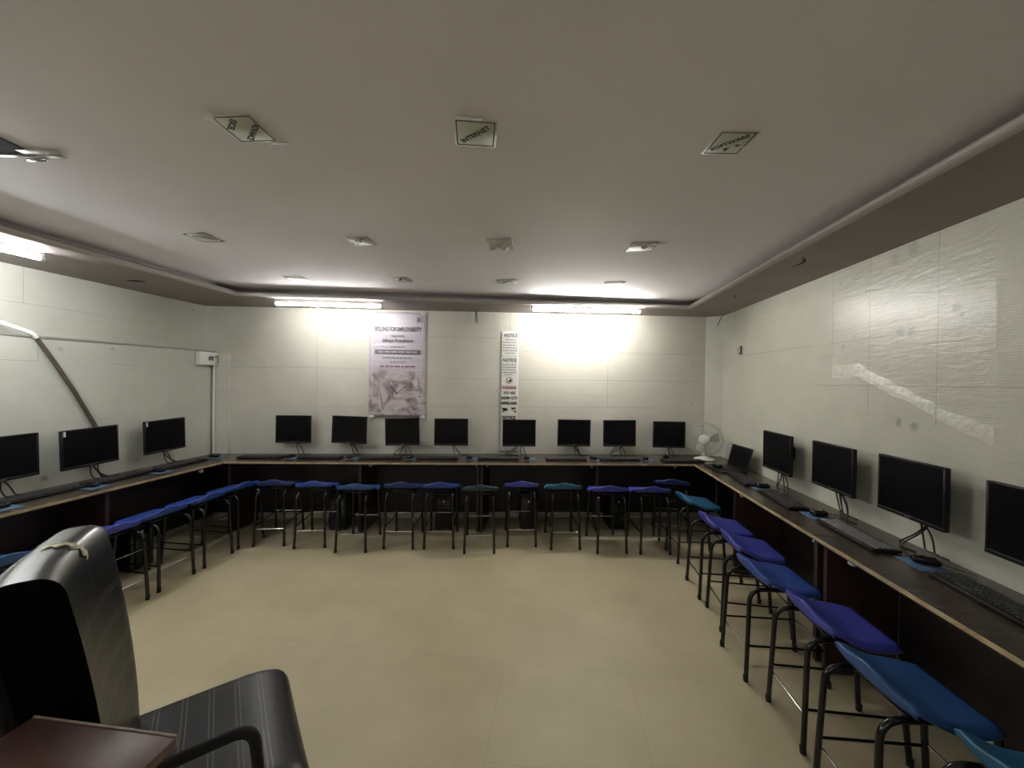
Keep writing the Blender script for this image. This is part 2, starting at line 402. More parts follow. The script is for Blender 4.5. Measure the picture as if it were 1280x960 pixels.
struct('trim_2', MB().prism([(-3.949, YB), (-3.812, YB), (-3.812, 3.90), (-3.949, 3.88)], 1.875, 1.89), mat('ledge_grey', (.33, .33, .29), .6))
back_m = wall_mat('back_wall_lining', (.635, .62, .54),
    [('v', -2.73, .75, 2.4), ('h', 1.72, -3.9, -2.2), ('h', 1.28, -2.7, -2.2), ('h', 1.62, -1.4, 1.7), ('h', 2.1, -1.5, -.7), ('v', -.55, 2.2, 2.4), ('h', 1.3, -1.4, 1.2), ('v', .6, 1.3, 2.4), ('h', 1.95, -.4, 1.7)],
    [(-3.2, 2.2, .02, .2), (-3.3, 1.72, .02, .3), (-1.06, 1.5, .012, .5), (-.7, 1.48, .01, .5), (-.62, 1.52, .008, .5), (1.62, 1.85, .02, .4), (1.62, 1.35, .02, .3)], 'X', rough=.62, spec=.25)
struct('wall_back', MB().prism([BL[:], BR[:], (BR.x-.02, BR.y+.12), (BL.x-.02, BL.y+.12)], 0, CEI), back_m)
struct('wall_front', MB().prism([(-4.1, YB), (2.1, YB), (2.1, YB-.12), (-4.1, YB-.12)], 0, CEI), mat('rear_wall_paint', (.45, .44, .40), .7))
# pier in the far right corner, boxing in the far left corner
pr0 = bw(1.765, .001); pr1 = bw(1.935, .001)
struct('trim_3', MB().prism([pr0.xy[:], pr1.xy[:], (1.939, 4.775)], 0, SOF), wall_mat('pier_lining', (.66, .655, .57), [], [], 'X', rough=.3))
struct('trim_4', MB().prism([bw(-3.815, .001).xy[:], bw(-3.66, .001).xy[:], bw(-3.66, .05).xy[:], bw(-3.815, .05).xy[:]], 0, 1.85), wall_mat('boxing_lining', (.64, .63, .55), [], [], 'X'))
# dropped border of the ceiling: brown underside, pale rounded lip, recess behind it in a shadow-dark colour
def loop(off):
    """inner outline of the dropped border, pushed outwards by off"""
    a = math.atan2(4.34-3.43, 1.41+3.15)
    return [Vector((-3.12-off, YB+.35-off)), Vector((1.41+off, YB+.35-off)), Vector((1.41+off, 4.34+off*(1/math.cos(a))+math.tan(a)*off)), Vector((-3.12-off, 3.43+off/math.cos(a)-math.tan(a)*off))]
def sweep(prof):
    mb = MB(); vs = []; fs = []
    for off, z in prof: vs += [(p.x, p.y, z) for p in loop(off)]
    for i in range(len(prof)-1):
        for k in range(4):
            fs.append((i*4+k, i*4+(k+1) % 4, (i+1)*4+(k+1) % 4, (i+1)*4+k))
    return mb.add(vs, fs, False)
outer = [Vector((-3.95, YB)), Vector((1.94, YB)), Vector((1.94, 4.88)), Vector((-3.95, 3.90))]
mb = MB(); inn = loop(.012)
vs = [(p.x, p.y, SOF) for p in inn]+[(p.x, p.y, SOF) for p in outer]+[(p.x, p.y, SOF+.02) for p in inn]+[(p.x, p.y, SOF+.02) for p in outer]
fs = [(k, 4+k, 4+(k+1) % 4, (k+1) % 4) for k in range(4)]+[(8+k, 8+(k+1) % 4, 12+(k+1) % 4, 12+k) for k in range(4)]+[(k, (k+1) % 4, 8+(k+1) % 4, 8+k) for k in range(4)]
struct('trim_5', mb.add(vs, fs), M['soffit'])
lip = sweep([(.014, 2.399), (.004, 2.401), (-.004, 2.408), (-.009, 2.418), (-.010, 2.430), (-.006, 2.438), (.002, 2.445), (.02, 2.447), (.10, 2.447)])
lip.sm = [True]*len(lip.sm)
struct('trim_6', lip, M['lip'])
struct('trim_7', sweep([(.10, 2.447), (.10, CEI)]), M['recess'])

# ------------------------------------------------------------------ tube lights
def tube_light(p0, p1, z, label, name='tube_light', glow='emit'):
    p0 = Vector((*p0, z)); p1 = Vector((*p1, z)); d = p1-p0; Ln = d.length
    t = thing(name, label, 'lamp', (p0+p1)/2, math.atan2(d.y, d.x), 'tube lights on the dropped ceiling border')
    h = Ln/2
    obj('batten', MB().bbox((-h, -.014, .016), (h, .014, SOF-z-.001), .003), M['lamp_body'], t)
    for s in (-1, 1):
        obj('end_cap', MB().tube([(s*(h-.02), 0, 0), (s*h, 0, 0)], .0165, 14), M['lamp_body'], t)
    obj('lamp_tube', MB().tube([(-h+.02, 0, 0), (h-.02, 0, 0)], .014, 14), M[glow], t)
    return t
t1 = tube_light((-2.86, 3.60), (-1.80, 3.80), 2.352, 'lit tube light above the left half of the back wall, a cable loop under it')
obj('cable_loop', MB().tube([(-.14, 0, .03), (-.12, -.02, -.03), (-.02, -.03, -.055), (.1, -.02, -.035), (.14, 0, .03)], .0035, 6), M['wcable'], t1)
tube_light((-.28, 4.08), (.895, 4.275), 2.362, 'lit tube light above the right half of the back wall', glow='emit_strong')
tube_light((-3.37, 1.02), (-3.37, 2.16), 2.362, 'lit tube light over the left wall, at the left edge of the photo', glow='emit_cool')
for xa, lb in ((-2.9, 'left'), (-.6, 'right')):  # unseen tubes added as fill to brighten the ceiling and room
    tube_light((xa, YB+.2), (xa+1.2, YB+.2), 2.34, 'added fill tube light, unseen behind the viewer over the rear wall, '+lb+' one', glow='emit_fill')

# ------------------------------------------------------------------ desks
DZ = .745
def desk(name, label, top_poly, front, supports, panel, brackets, rail=None):
    """top_poly: worktop outline; front: two ends of the front edge; supports: (p_front, p_back); panel: back panel ends"""
    t = thing(name, label, 'desk', (*top_poly[0], 0), 0, 'long wall desks')
    inv = Matrix.Translation(-Vector((*top_poly[0], 0)))
    obj('worktop', MB().prism(top_poly, DZ-.025, DZ, inv), M['desk'], t)
    f0, f1 = Vector(front[0]), Vector(front[1]); d = (f1-f0).normalized(); n = Vector((d.y, -d.x))
    q = [f0[:], f1[:], (f1+n*.004)[:], (f0+n*.004)[:]]
    obj('edge_band', MB().prism(q, DZ-.017, DZ+.0006, inv), M['edge'], t)
    for a, b in supports:
        a, b = Vector(a), Vector(b); e = (b-a).normalized(); m = Vector((-e.y, e.x))*.014
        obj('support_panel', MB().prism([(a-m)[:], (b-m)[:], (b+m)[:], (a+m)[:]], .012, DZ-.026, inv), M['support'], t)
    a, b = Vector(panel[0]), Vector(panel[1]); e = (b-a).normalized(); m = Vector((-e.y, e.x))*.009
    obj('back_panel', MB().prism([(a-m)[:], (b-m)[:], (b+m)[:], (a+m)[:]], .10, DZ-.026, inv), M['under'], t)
    for x, y, r in brackets:
        mt = inv @ Matrix.Translation((x, y, 0)) @ Matrix.Rotation(r, 4, 'Z')
        obj('corner_bracket', MB().bbox((-.012, -.018, DZ-.075), (.012, .018, DZ-.028), .005, 2, mt), M['white'], t)['label'] = 'small white corner bracket'
    return t
def fl(x, off=0):
    """back desk front line; off metres towards the wall"""
    return Vector((x, 3.51+.1542*(x+3.34)+off))
def sup(x, a=.05, b=.43): return (fl(x, a)[:], fl(x-.0*1, b)[:])
seam = -.787
desk('long_desk', 'dark brown desk along the left half of the back wall, highlight-painted tan front edge',
     [fl(-3.34)[:], fl(seam-.002)[:], bw(seam-.002, .004).xy[:], bw(-3.812, .055).xy[:], (-3.806, fl(-3.34).y)],
     (fl(-3.336), fl(seam-.002)), [(fl(-3.30, .03), fl(-3.30, .40)), sup(-2.012), sup(seam-.02)], (fl(-3.77, .40), fl(seam-.04, .42)),
     [(-2.05, fl(-2.05).y+.16, 0), (seam-.06, fl(seam).y+.16, 0), (-1.955, fl(-1.955).y+.16, 0)])
desk('long_desk', 'dark brown desk along the right half of the back wall, carrying the white fan',
     [fl(seam+.002)[:], fl(1.462)[:], (1.93, fl(1.46).y), (1.93, 4.765), bw(1.758, .004).xy[:], bw(seam+.002, .004).xy[:]],
     (fl(seam+.002), fl(1.462)), [sup(seam+.02), sup(.44)], (fl(seam+.04, .42), fl(1.86, .42)),
     [(seam+.06, fl(seam).y+.16, 0), (.39, fl(.39).y+.16, 0), (1.30, fl(1.30).y+.16, 0)])
RX = 1.462; YC = fl(1.46).y
desk('long_desk', 'dark brown desk along the right wall, its far section by the open laptop',
     [(RX, 2.365), (RX, YC-.002), (1.93, YC-.002), (1.93, 2.365)], ((RX, YC-.01), (RX, 2.365)),
     [((1.50, 3.42), (1.86, 3.42)), ((1.50, 2.40), (1.86, 2.40))], ((1.87, 4.68), (1.87, 2.42)),
     [(1.53, 3.36, 0), (1.53, 2.45, 0)])
desk('long_desk', 'dark brown desk along the right wall, its near section running out of frame',
     [(RX, .30), (RX, 2.361), (1.93, 2.361), (1.93, .30)], ((RX, 2.361), (RX, .30)),
     [((1.50, 2.32), (1.86, 2.32)), ((1.50, 1.30), (1.86, 1.30)), ((1.50, .34), (1.86, .34))], ((1.87, 2.30), (1.87, .36)),
     [(1.53, 2.17, 0), (1.53, 1.34, 0)])
desk('long_desk', 'dark brown desk along the left wall, highlight-painted tan front edge',
     [(-3.34, .9), (-3.34, fl(-3.34).y-.002), (-3.812, fl(-3.34).y-.002), (-3.812, .9)], ((-3.34, .9), (-3.34, fl(-3.34).y-.01)),
     [((-3.37, 2.53), (-3.72, 2.53)), ((-3.37, .95), (-3.72, .95))], ((-3.73, .97), (-3.73, 3.80)),
     [(-3.42, 3.35, 0)])

# ------------------------------------------------------------------ stools
ZS = .49
def stool_seat():
    """moulded shell: raised rolled crest on the room side (-Y), dished and lower behind it"""
    nx, ny = 28, 22; HW = .180; top = []
    for j in range(ny+1):
        t = j/ny
        row = []
        for i in range(nx+1):
            u = -1+2*i/nx
            arch = .5+.5*math.cos(min(1, abs(u)/.72)*PI)          # hump in the middle of the crest
            crest = -.004+.026*arch
            bul = -.022*(1-u*u)
            if t < .28:
                a = (t/.28)*PI*.62-PI*.18                          # around the rolled edge
                r = .015
                y = -.128+bul-r*math.cos(a)*.9+r; z = crest-r+r*math.sin(a+.45)
                if j == 0: z -= .016+.022*arch; y += .004
                elif j == 1: z -= .008+.010*arch; y += .001
            else:
                q = (t-.28)/.72
                y = -.112+bul*(1-q)+q*.265
                z = crest*(1-q)**2.4-.042*math.sin(min(1, q*1.9)*PI/2)-.020*q+.004*u*u*(1-q)
            wd = HW*(1-.05*(1-min(1, t/.3))-.13*max(0, (t-.72)/.28)**1.5)
            z -= .022*max(0, (abs(u)-.84)/.16)**2*min(1, t*3)
            row.append((u*wd, y, z))
        top.append(row)
    mb = MB(); vs = [p for r in top for p in r]; n = nx+1
    fs = [(j*n+i, j*n+i+1, (j+1)*n+i+1, (j+1)*n+i) for j in range(ny) for i in range(nx)]
    bmv = [(x*.975, y*.97+.0015, z-.006) for x, y, z in vs]; N0 = len(vs)
    fs2 = [tuple(N0+k for k in f[::-1]) for f in fs]
    rim = [i for i in range(n)]+[(j*n+nx) for j in range(1, ny+1)]+[ny*n+i for i in range(nx-1, -1, -1)]+[j*n for j in range(ny-1, 0, -1)]
    fr_ = [(rim[k], N0+rim[k], N0+rim[(k+1) % len(rim)], rim[(k+1) % len(rim)]) for k in range(len(rim))]
    return mb.add(vs+bmv, fs+fs2+fr_, True)
def make_stool(label, group):
    t = thing('stool', label, 'stool', (0, 0, 0), 0, group)
    sb = stool_seat(); zt = ZS+.080
    sb.v = [(x, y, z+zt) for x, y, z in sb.v]
    s = obj('seat', sb, SEATC['violet'], t)
    for sx in (-1, 1):
        for sy in (-1, 1):
            if sy < 0: p = [(sx*.138, -.215, .004), (sx*.124, -.196, ZS), (sx*.115, -.05, ZS), (sx*.115, 0, ZS)]
            else: p = [(sx*.138, .20, .004), (sx*.124, .160, ZS), (sx*.115, .06, ZS), (sx*.115, 0, ZS)]
            lg = obj('leg', MB().tube(fillet(p, .085, 9), .0115, 12), M['tube_metal'], t)
            e = Vector(p[0])
            obj('rubber_foot', MB().tube([e+Vector((0, 0, -.004)), e+Vector((-sx*.0008, -sy*-.002, .028))], .0128, 12), M['rubber'], lg)
    for y in (-.10, .08):
        obj('seat_bracket', MB().bbox((-.118, y-.012, ZS+.009), (.118, y+.012, ZS+.017), .002, 1), M['tube_metal'], t)
    obj('footrest_bar', MB().tube([(-.134, -.203, .155), (.134, -.203, .155)], .0055, 8), M['chrome'], t)['label'] = 'thin bright worn footrest bar'
    obj('footrest_bar', MB().tube([(-.134, .188, .20), (.134, .188, .20)], .0055, 8), M['chrome'], t)['label'] = 'thin bright worn footrest bar'
    for sx in (-1, 1):
        obj('side_bar', MB().tube([(sx*.134, -.200, .19), (sx*.134, .19, .19)], .0055, 8), M['tube_metal'], t)
    return t
proto = make_stool('', 'stools along the back desk')
seat_mesh = {}
base_me = [c for c in proto.children if c.name.split('.')[0] == 'seat'][0].data
for k, m in SEATC.items():
    me = base_me.copy(); me.materials.clear(); me.materials.append(m); seat_mesh[k] = me
first = [True]
def stool(x, y, rz, colour, label, group, zs=1.0):
    if first[0]: r = proto; first[0] = False; r.location = (x, y, 0); r.rotation_euler = (0, 0, rz); r['label'] = label; r['group'] = group
    else: r = dup(proto, (x, y, 0), (0, 0, rz), label, group)
    r.scale = (1, 1, zs)
    for c in r.children:
        if c.name.split('.')[0] == 'seat': c.data = seat_mesh[colour]
    return r
G = 'blue stools along the back desk'
BS = [(-2.69, 3.34, 'navy', 'navy stool, leftmost of the row along the back desk', .05), (-2.29, 3.36, 'blue', 'blue-violet stool, second from the left along the back desk', .06),
      (-1.865, 3.33, 'steel', 'steel-blue stool pulled out in front of the leftmost back desk support', -.03), (-1.462, 3.46, 'navy', 'navy stool, fourth from the left along the back desk', -.04),
      (-1.088, 3.52, 'blue', 'royal blue stool just left of the dark slate stool', 0), (-.69, 3.48, 'dark', 'dark slate-teal stool in front of the middle desk support', 0),
      (-.315, 3.68, 'violet', 'violet stool just right of the dark slate stool', 0), (.105, 3.68, 'teal', 'teal stool along the back desk between two violet stools', 0),
      (.535, 3.66, 'violet', 'violet stool, third from the right along the back desk', 0), (.935, 3.70, 'violet', 'violet stool, second from the right along the back desk', -.05),
      (1.19, 4.02, 'navy', 'navy stool tucked deep into the right corner under the desks', -.25)]
for x, yf, c, lab, rz in BS:
    a = PHI+rz
    stool(x-.215*math.sin(a), yf+.215*math.cos(a), a, c, lab, G, 1.045)
G = 'blue stools along the right desk'
for y, c, lab, rz, dx in [(3.70, 'teal', 'teal stool at the far end of the right desk, by the corner', .10, .0), (3.12, 'violet', 'violet stool beside the teal corner stool, right desk', 0, .0), (2.735, 'violet', 'violet stool, third from the far corner along the right desk', -.05, .01),
                          (2.335, 'blue', 'blue stool, fourth from the far corner along the right desk', .03, -.045), (1.93, 'violet', 'large-looking violet stool just beyond the steel-blue one, right desk', 0, .01),
                          (1.535, 'steel', 'steel-blue stool in the foreground of the right desk', .04, -.015), (1.145, 'teal', 'teal stool cut off by the bottom right corner of the photo', 0, .06)]:
    stool(1.29+dx, y, -PI/2+rz, c, lab, G, 1.0)
G = 'blue stools along the left desk'
for y, c, lab, rz, dx in [(3.40, 'blue', 'blue stool at the far end of the left desk, near the corner', -.1, .0), (3.02, 'blue', 'blue stool, second from the far corner along the left desk', 0, 0), (2.65, 'blue', 'bright blue stool just beyond the violet stool, left desk', 0, 0),
                          (2.28, 'violet', 'violet stool directly beyond the black office chair back', 0, .02), (1.80, 'steel', 'steel-blue stool at the left edge behind the office chair', 0, -.06)]:
    stool(-3.12+dx, y, PI/2+rz, c, lab, G, 1.0)

# ------------------------------------------------------------------ monitors
def make_monitor():
    """origin at the middle of the screen face, facing -Y; wall at +Y .12"""
    t = thing('monitor', '', 'monitor')
    w, h = .190, .152
    obj('housing', MB().bbox((-w, 0, -h), (w, .022, h), .004, 2).round_box(.13, .022, .105, .015, 5, None, Matrix.Translation((0, .030, 0))), M['softblack'], t)
    obj('screen', MB().box((-w+.013, -.0012, -h+.020), (w-.013, .002, h-.012)), M['screen'], t)
    bz = MB().bbox((-w, -.004, -h), (w, .002, -h+.019), .0015, 1).bbox((-w, -.003, h-.011), (w, .002, h), .0015, 1).bbox((-w, -.003, -h), (-w+.012, .002, h), .0015, 1).bbox((w-.012, -.003, -h), (w, .002, h), .0015, 1)
    bo = obj('bezel', bz, M['black'], t)
    obj('maker_mark', MB().box((-.018, -.0046, -h+.007), (.018, -.0038, -h+.012)), M['grey'], bo)
    for k in range(4):
        obj('button', MB().bbox((.095+k*.018, -.0055, -h+.006), (.105+k*.018, -.0035, -h+.011), .0008, 1), M['glossb'], bo)
    obj('wall_mount', MB().bbox((-.04, .050, -.04), (.04, .058, .04), .002, 1).tube([(0, .055, 0), (0, .112, 0)], .014, 10).bbox((-.05, .108, -.05), (.05, .1165, .05), .002, 1), M['softblack'], t)
    return t
mon = make_monitor(); mfirst = [True]
def monitor(p, rz, label, group, roll=0, cable=None, tagside=None, tilt=0, sc=1.0):
    if mfirst[0]: r = mon; mfirst[0] = False; r.location = p
    else: r = dup(mon, p)
    r.rotation_euler = (tilt, roll, rz); r['label'] = label; r['group'] = group; r.scale = (sc, 1, sc)
    if cable:
        for (x0, x1, dz, slack) in cable:
            # from the connector under the housing down to the desk, in monitor coordinates
            z1 = -(p[2]-DZ-.004)
            pts = [(x0, .035, -.13), (x0+.01, .045, -.165), (x0*.6+x1*.4+slack, .05, -.165+(z1+.165)*.45), (x1, .045, z1+.012), (x1+.03, .02, z1), (x1+.09, .03, z1)]
            obj('cable', MB().tube(fillet(pts, .03, 5), .0042, 6), M['cable'], r)
    if tagside:
        obj('paper_tag', MB().box((-.176, -.0042, .105), (-.163, -.0022, .145)), M['white'], r)['label'] = 'small white paper tag'
    return r
GB = 'wall monitors above the back desk'
bm_ = [(-2.92, 1.032, 0, 'black monitor on the back wall, leftmost of that row', [(.01, .04, 0, 0), (.03, .09, 0, .02)]),
       (-2.318, 1.030, .03, 'slightly tilted black monitor left of the banner foot, back wall', [(.0, .06, 0, .0), (.02, .09, 0, .01)]),
       (-1.74, 1.012, -.03, 'slightly tilted black monitor right below the pale pink banner', [(.0, -.05, 0, 0), (-.0, -.12, 0, 0)]),
       (-1.20, 1.012, 0, 'black monitor between the banner and the notice strip', [(.0, .11, 0, 0)]),
       (-.44, 1.008, .0, 'black monitor hiding the foot of the notice strip', [(-.04, -.15, 0, 0), (-.02, -.10, 0, 0)]),
       (.187, 1.012, .01, 'black monitor, third from the right on the back wall', [(.02, .08, 0, 0), (.0, .07, 0, .03)]),
       (.712, 1.011, -.01, 'black monitor, second from the right on the back wall', [(.03, -.1, 0, 0), (-.05, -.1, 0, 0)]),
       (1.292, 1.000, .01, 'black monitor, rightmost on the back wall, beside the fan', [(.0, .05, 0, 0)])]
for x, z, roll, lab, cb in bm_:
    p = bw(x, .134 if x == -.44 else .122, z)
    monitor((p.x, p.y, z), PHI, lab, GB, roll, cb)
GR = 'wall monitors above the right desk'
for y, z, lab, roll, yaw, sc, cb in [(3.42, 1.037, 'black monitor on the right wall, farthest, just past the laptop', .0, 0, 1.05, [(.0, -.05, 0, 0), (-.05, -.06, 0, 0)]),
                        (2.775, 1.055, 'black monitor on the right wall, second from the far corner', 0, 0, 1.0, [(.0, .05, 0, 0), (.02, .09, 0, .02), (-.03, .03, 0, 0)]),
                        (2.21, 1.066, 'largest-looking black monitor on the right wall, with a cable curling left', 0, 0, 1.0, [(.04, -.10, 0, 0), (.05, -.08, 0, 0)]),
                        (1.66, 1.055, 'black monitor cut off by the right edge of the photo', 0, 0, 1.0, None)]:
    monitor((1.818, y, z), -PI/2+yaw, lab, GR, roll, cb, None, 0, sc)
GL = 'wall monitors above the left desk'
for y, z, lab, roll, tg, cb in [(3.255, 1.037, 'black monitor on the left wall nearest the corner, white tag on it', -.03, 1, [(.0, .12, 0, 0)]),
                            (2.665, 1.028, 'black monitor on the left wall under the dark trunking, white tag', -.03, 1, [(.03, .12, 0, 0), (.06, .10, 0, 0)]),
                            (2.16, 1.028, 'black monitor cut off by the left edge of the photo', -.02, None, None)]:
    monitor((-3.698, y, z), PI/2, lab, GL, roll, cb, tg)

# ------------------------------------------------------------------ keyboards, mice, mats
def make_keyboard(keymat):
    t = thing('keyboard', '', 'keyboard')
    obj('body', MB().bbox((-.222, -.068, .004), (.222, .068, .019), .004, 2), M['black'], t)
    kb = MB()
    for r in range(5):
        x = -.212
        while x < .21:
            wd = .0165 if not (r == 0 and -.12 < x < -.02) else .1
            kb.bbox((x, -.052+r*.020, .018), (x+wd, -.052+r*.020+.0165, .0255), .002, 1)
            x += wd+.0028
    obj('keys', kb, keymat, t)
    for sx in (-1, 1):
        obj('foot', MB().bbox((sx*.19-.012, .045, 0), (sx*.19+.012, .062, .006), .001, 1), M['rubber'], t)
        obj('foot', MB().bbox((sx*.19-.012, -.062, 0), (sx*.19+.012, -.045, .006), .001, 1), M['rubber'], t)
    return t
kb0 = make_keyboard(M['keys']); kfirst = [True]
def keyboard(x, y, rz, label, group, km=None):
    if km: r = make_keyboard(km); r.location = (x, y, DZ)
    elif kfirst[0]: r = kb0; kfirst[0] = False; r.location = (x, y, DZ)
    else: r = dup(kb0, (x, y, DZ))
    r.rotation_euler = (0, 0, rz); r['label'] = label; r['group'] = group
    return r
def make_mouse():
    t = thing('computer_mouse', '', 'mouse')
    def df(p):
        f = 1-.25*max(0, p.y/.055); h = .019
        return Vector((p.x*f, p.y, p.z+.0 if p.z < 0 else p.z*(1-.45*max(0, (p.y)/.055)**2)))
    obj('shell', MB().round_box(.030, .053, .018, .0175, 7, df, Matrix.Translation((0, 0, .018))), M['glossb'], t)
    obj('wheel', MB().tube([(-.004, .028, .028), (.004, .028, .028)], .009, 12), M['rubber'], t)
    obj('cord', MB().tube(fillet([(0, .050, .012), (0, .07, .006), (.02, .12, .004), (.05, .15, .004)], .02, 4), .002, 6), M['cable'], t)
    return t
ms0 = make_mouse(); sfirst = [True]
def mouse(x, y, rz, label, group, lift=.003, z=DZ):
    if sfirst[0]: r = ms0; sfirst[0] = False; r.location = (x, y, z+lift)
    else: r = dup(ms0, (x, y, z+lift))
    r.rotation_euler = (0, 0, rz); r['label'] = label; r['group'] = group
    return r
pad_me = MB().bbox((-.085, -.075, 0), (.085, .075, .003), .001, 1).mesh('mouse_mat', M['pad'])
def pad(x, y, rz, label, group, sc=1):
    o = obj('mouse_mat', pad_me, None, None, (x, y, DZ), (0, 0, rz)); o.scale = (sc, sc, 1)
    return tag(o, label, 'mouse mat', group)
DP = math.atan(.1542)
G1, G2, G3 = 'keyboards on the back desk', 'mice on the back desk', 'blue mouse mats on the back desk'
KX = [-3.11, -2.50, -1.87, -1.27, -.618, .112, .69, 1.37]
KN = ['leftmost monitor', 'second monitor from the left', 'banner', 'monitor right of the banner', 'notice strip', 'third monitor from the right', 'second monitor from the right', 'rightmost back monitor, by the fan']
MX = [-2.822, -2.20, -1.56, -.93, -.319, .41, .984, 1.247]
for i, x in enumerate(KX):
    p = fl(x, .20 if i < 7 else .12); keyboard(p.x, p.y, DP+random.uniform(-.03, .03), 'black keyboard on the back desk below the '+KN[i], G1)
for i, x in enumerate(MX):
    p = fl(x, .22 if i < 7 else .35)
    mouse(p.x, p.y, DP+random.uniform(-.3, .3), ('black mouse right of the keyboard under the '+KN[i]) if i < 7 else 'black mouse lying behind the keyboard next to the fan', G2)
for i in range(7):
    p = fl(MX[i]+(.03 if i < 3 else .04), .21); pad(p.x, p.y, DP, 'blue mouse mat right of the keyboard under the '+KN[i], G3, .72)
G1, G2, G3 = 'keyboards on the left desk', 'mice on the left desk', 'blue mouse mats on the left desk'
for y, lab in [(3.33, 'black keyboard on the left desk nearest the corner'), (2.78, 'black keyboard on the left desk, middle of the three'), (2.30, 'black keyboard on the left desk at the left edge of the photo')]:
    keyboard(-3.60, y, PI/2+.02, lab, G1)
for y, x, lab in [(3.68, -3.60, 'black mouse on the left desk right in the corner'), (3.035, -3.52, 'black mouse on the left desk below the corner monitor'), (2.54, -3.53, 'black mouse on the left desk under the middle monitor'), (2.05, -3.52, 'black mouse on the left desk at the left edge')]:
    mouse(x, y, PI/2, lab, G2)
    pad(x+.04, y, PI/2, lab.replace('black mouse', 'blue mat under the mouse'), G3, .75)
G1, G2, G3 = 'keyboards on the right desk', 'mice on the right desk', 'blue mouse mats on the right desk'
keyboard(1.66, 3.62, -PI/2-.10, 'black keyboard on the right desk just in front of the laptop', G1)
keyboard(1.66, 3.03, -PI/2-.05, 'black keyboard on the right desk, second from the laptop', G1)
keyboard(1.69, 2.38, -PI/2-.02, 'keyboard on the right desk, keys coloured lighter to look lit', G1, M['keyglow'])
keyboard(1.735, 1.72, -PI/2-.06, 'black keyboard at the right edge of the photo', G1)
for x, y, rz, lab in [(1.70, 3.38, -PI/2, 'black mouse on the right desk left of the second keyboard'), (1.715, 2.72, -PI/2+.2, 'black mouse on the right desk beyond the lit-keyed keyboard'), (1.775, 2.06, -PI/2-.5, 'black glossy mouse nearest the viewer, on the right desk')]:
    mouse(x, y, rz, lab, G2); pad(x-.02, y-.01, -PI/2-.08, lab.replace('black mouse', 'blue mat under the mouse').replace('black glossy mouse', 'blue mat under the mouse'), G3, .9)

# ------------------------------------------------------------------ laptop
lt = thing('laptop', 'open black laptop at the far end of the right desk', 'laptop', (1.675, 4.04, DZ), -PI/2+.12)
obj('base', MB().bbox((-.17, -.125, 0), (.17, .12, .018), .004, 2), M['softblack'], lt)
kb = MB()
for r in range(5):
    for c in range(14): kb.box((-.145+c*.021, -.02+r*.022, .0175), (-.145+c*.021+.018, -.02+r*.022+.019, .0195))
obj('keys', kb, M['keys'], lt)
obj('touchpad', MB().box((-.05, -.105, .0175), (.05, -.035, .0186)), M['black'], lt)
tl = Matrix.Translation((0, .12, .016)) @ Matrix.Rotation(math.radians(-14), 4, 'X')
ld = obj('lid', MB().bbox((-.17, -.004, 0), (.17, .004, .225), .003, 2, tl), M['softblack'], lt)
obj('screen', MB().box((-.157, -.0055, .018), (.157, -.0035, .212), tl), M['screen'], ld)
obj('hinge', MB().tube([(-.12, .12, .016), (.12, .12, .016)], .007, 10), M['black'], lt)
mouse(1.60, 4.04, .3, 'black mouse resting on the open laptop', 'mice on the right desk', .0195)

# ------------------------------------------------------------------ fan
fan = thing('table_fan', 'cream-white table fan standing in the corner of the back desk', 'fan', (1.655, 4.525, DZ), math.radians(-22))
def basedef(p): return Vector((p.x, p.y, p.z))
obj('base', MB().lathe([(.0, 0), (.105, 0), (.108, .008), (.100, .018), (.06, .030), (.03, .042), (.0, .046)], 32, Matrix.Scale(.78, 4, (0, 1, 0))), M['fanwhite'], fan)
for k in range(3):
    obj('switch', MB().bbox((-.03+k*.022, -.062, .020), (-.018+k*.022, -.050, .032), .002, 1), M['white'], fan)
obj('pole', MB().tube([(0, 0, .04), (0, .005, .12), (0, .012, .20)], [.016, .013, .016], 14), M['fanwhite'], fan)
FZ = .232
fr = Matrix.Translation((0, -.01, FZ)) @ Matrix.Rotation(PI/2, 4, 'X')      # local +z of the fan head points at -Y
obj('motor', MB().lathe([(.0, -.115), (.03, -.112), (.048, -.09), (.052, -.05), (.045, -.03), (.0, -.028)], 24, fr), M['fanwhite'], fan)
def grille(front):
    g = MB(); R = .183; s = 1 if front else -1
    g.ring(R, .0055, 0, 48, 6, fr)
    for q, zz in ((.93, .022), (.7, .036), (.45, .043)): g.ring(R*q, .0016, s*zz, 44, 4, fr)
    for k in range(44):
        a = 2*PI*k/44; c, sn = math.cos(a), math.sin(a)
        g.tube([(c*R, sn*R, 0), (c*R*.95, sn*R*.95, s*.020), (c*R*.7, sn*R*.7, s*.036), (c*R*.3, sn*R*.3, s*.045)], .0014, 4, False, fr)
    return g
gf = obj('front_grille', grille(True), M['wire'], fan)
obj('hub_cap', MB().lathe([(.0, .052), (.045, .050), (.058, .044), (.058, .038), (.0, .036)], 28, fr), M['white'], gf)
obj('rear_grille', grille(False), M['wire'], fan)
for k in range(3):
    g = MB(); vs = []; fs = []; n = 8
    for i in range(n+1):
        r = .03+i/n*.125
        for s in range(2):
            a = 2*PI*k/3+(-.42 if s == 0 else .42)*(0.6+.5*math.sin(i/n*PI*.9))+i*.03
            for zz in (0, .002): vs.append((r*math.cos(a), r*math.sin(a), (.014 if s else -.014)+zz))
    for i in range(n):
        b0 = i*4; b1 = b0+4
        fs += [(b0, b0+2, b1+2, b1), (b0+1, b1+1, b1+3, b0+3), (b0, b1, b1+1, b0+1), (b0+2, b0+3, b1+3, b1+2)]
    fs += [(0, 1, 3, 2), (n*4, n*4+2, n*4+3, n*4+1)]
    obj('blade', g.add(vs, fs, False, fr), M['blade'], fan)
obj('hub', MB().lathe([(.0, -.026), (.028, -.024), (.03, .012), (.0, .018)], 20, fr), M['fanwhite'], fan)

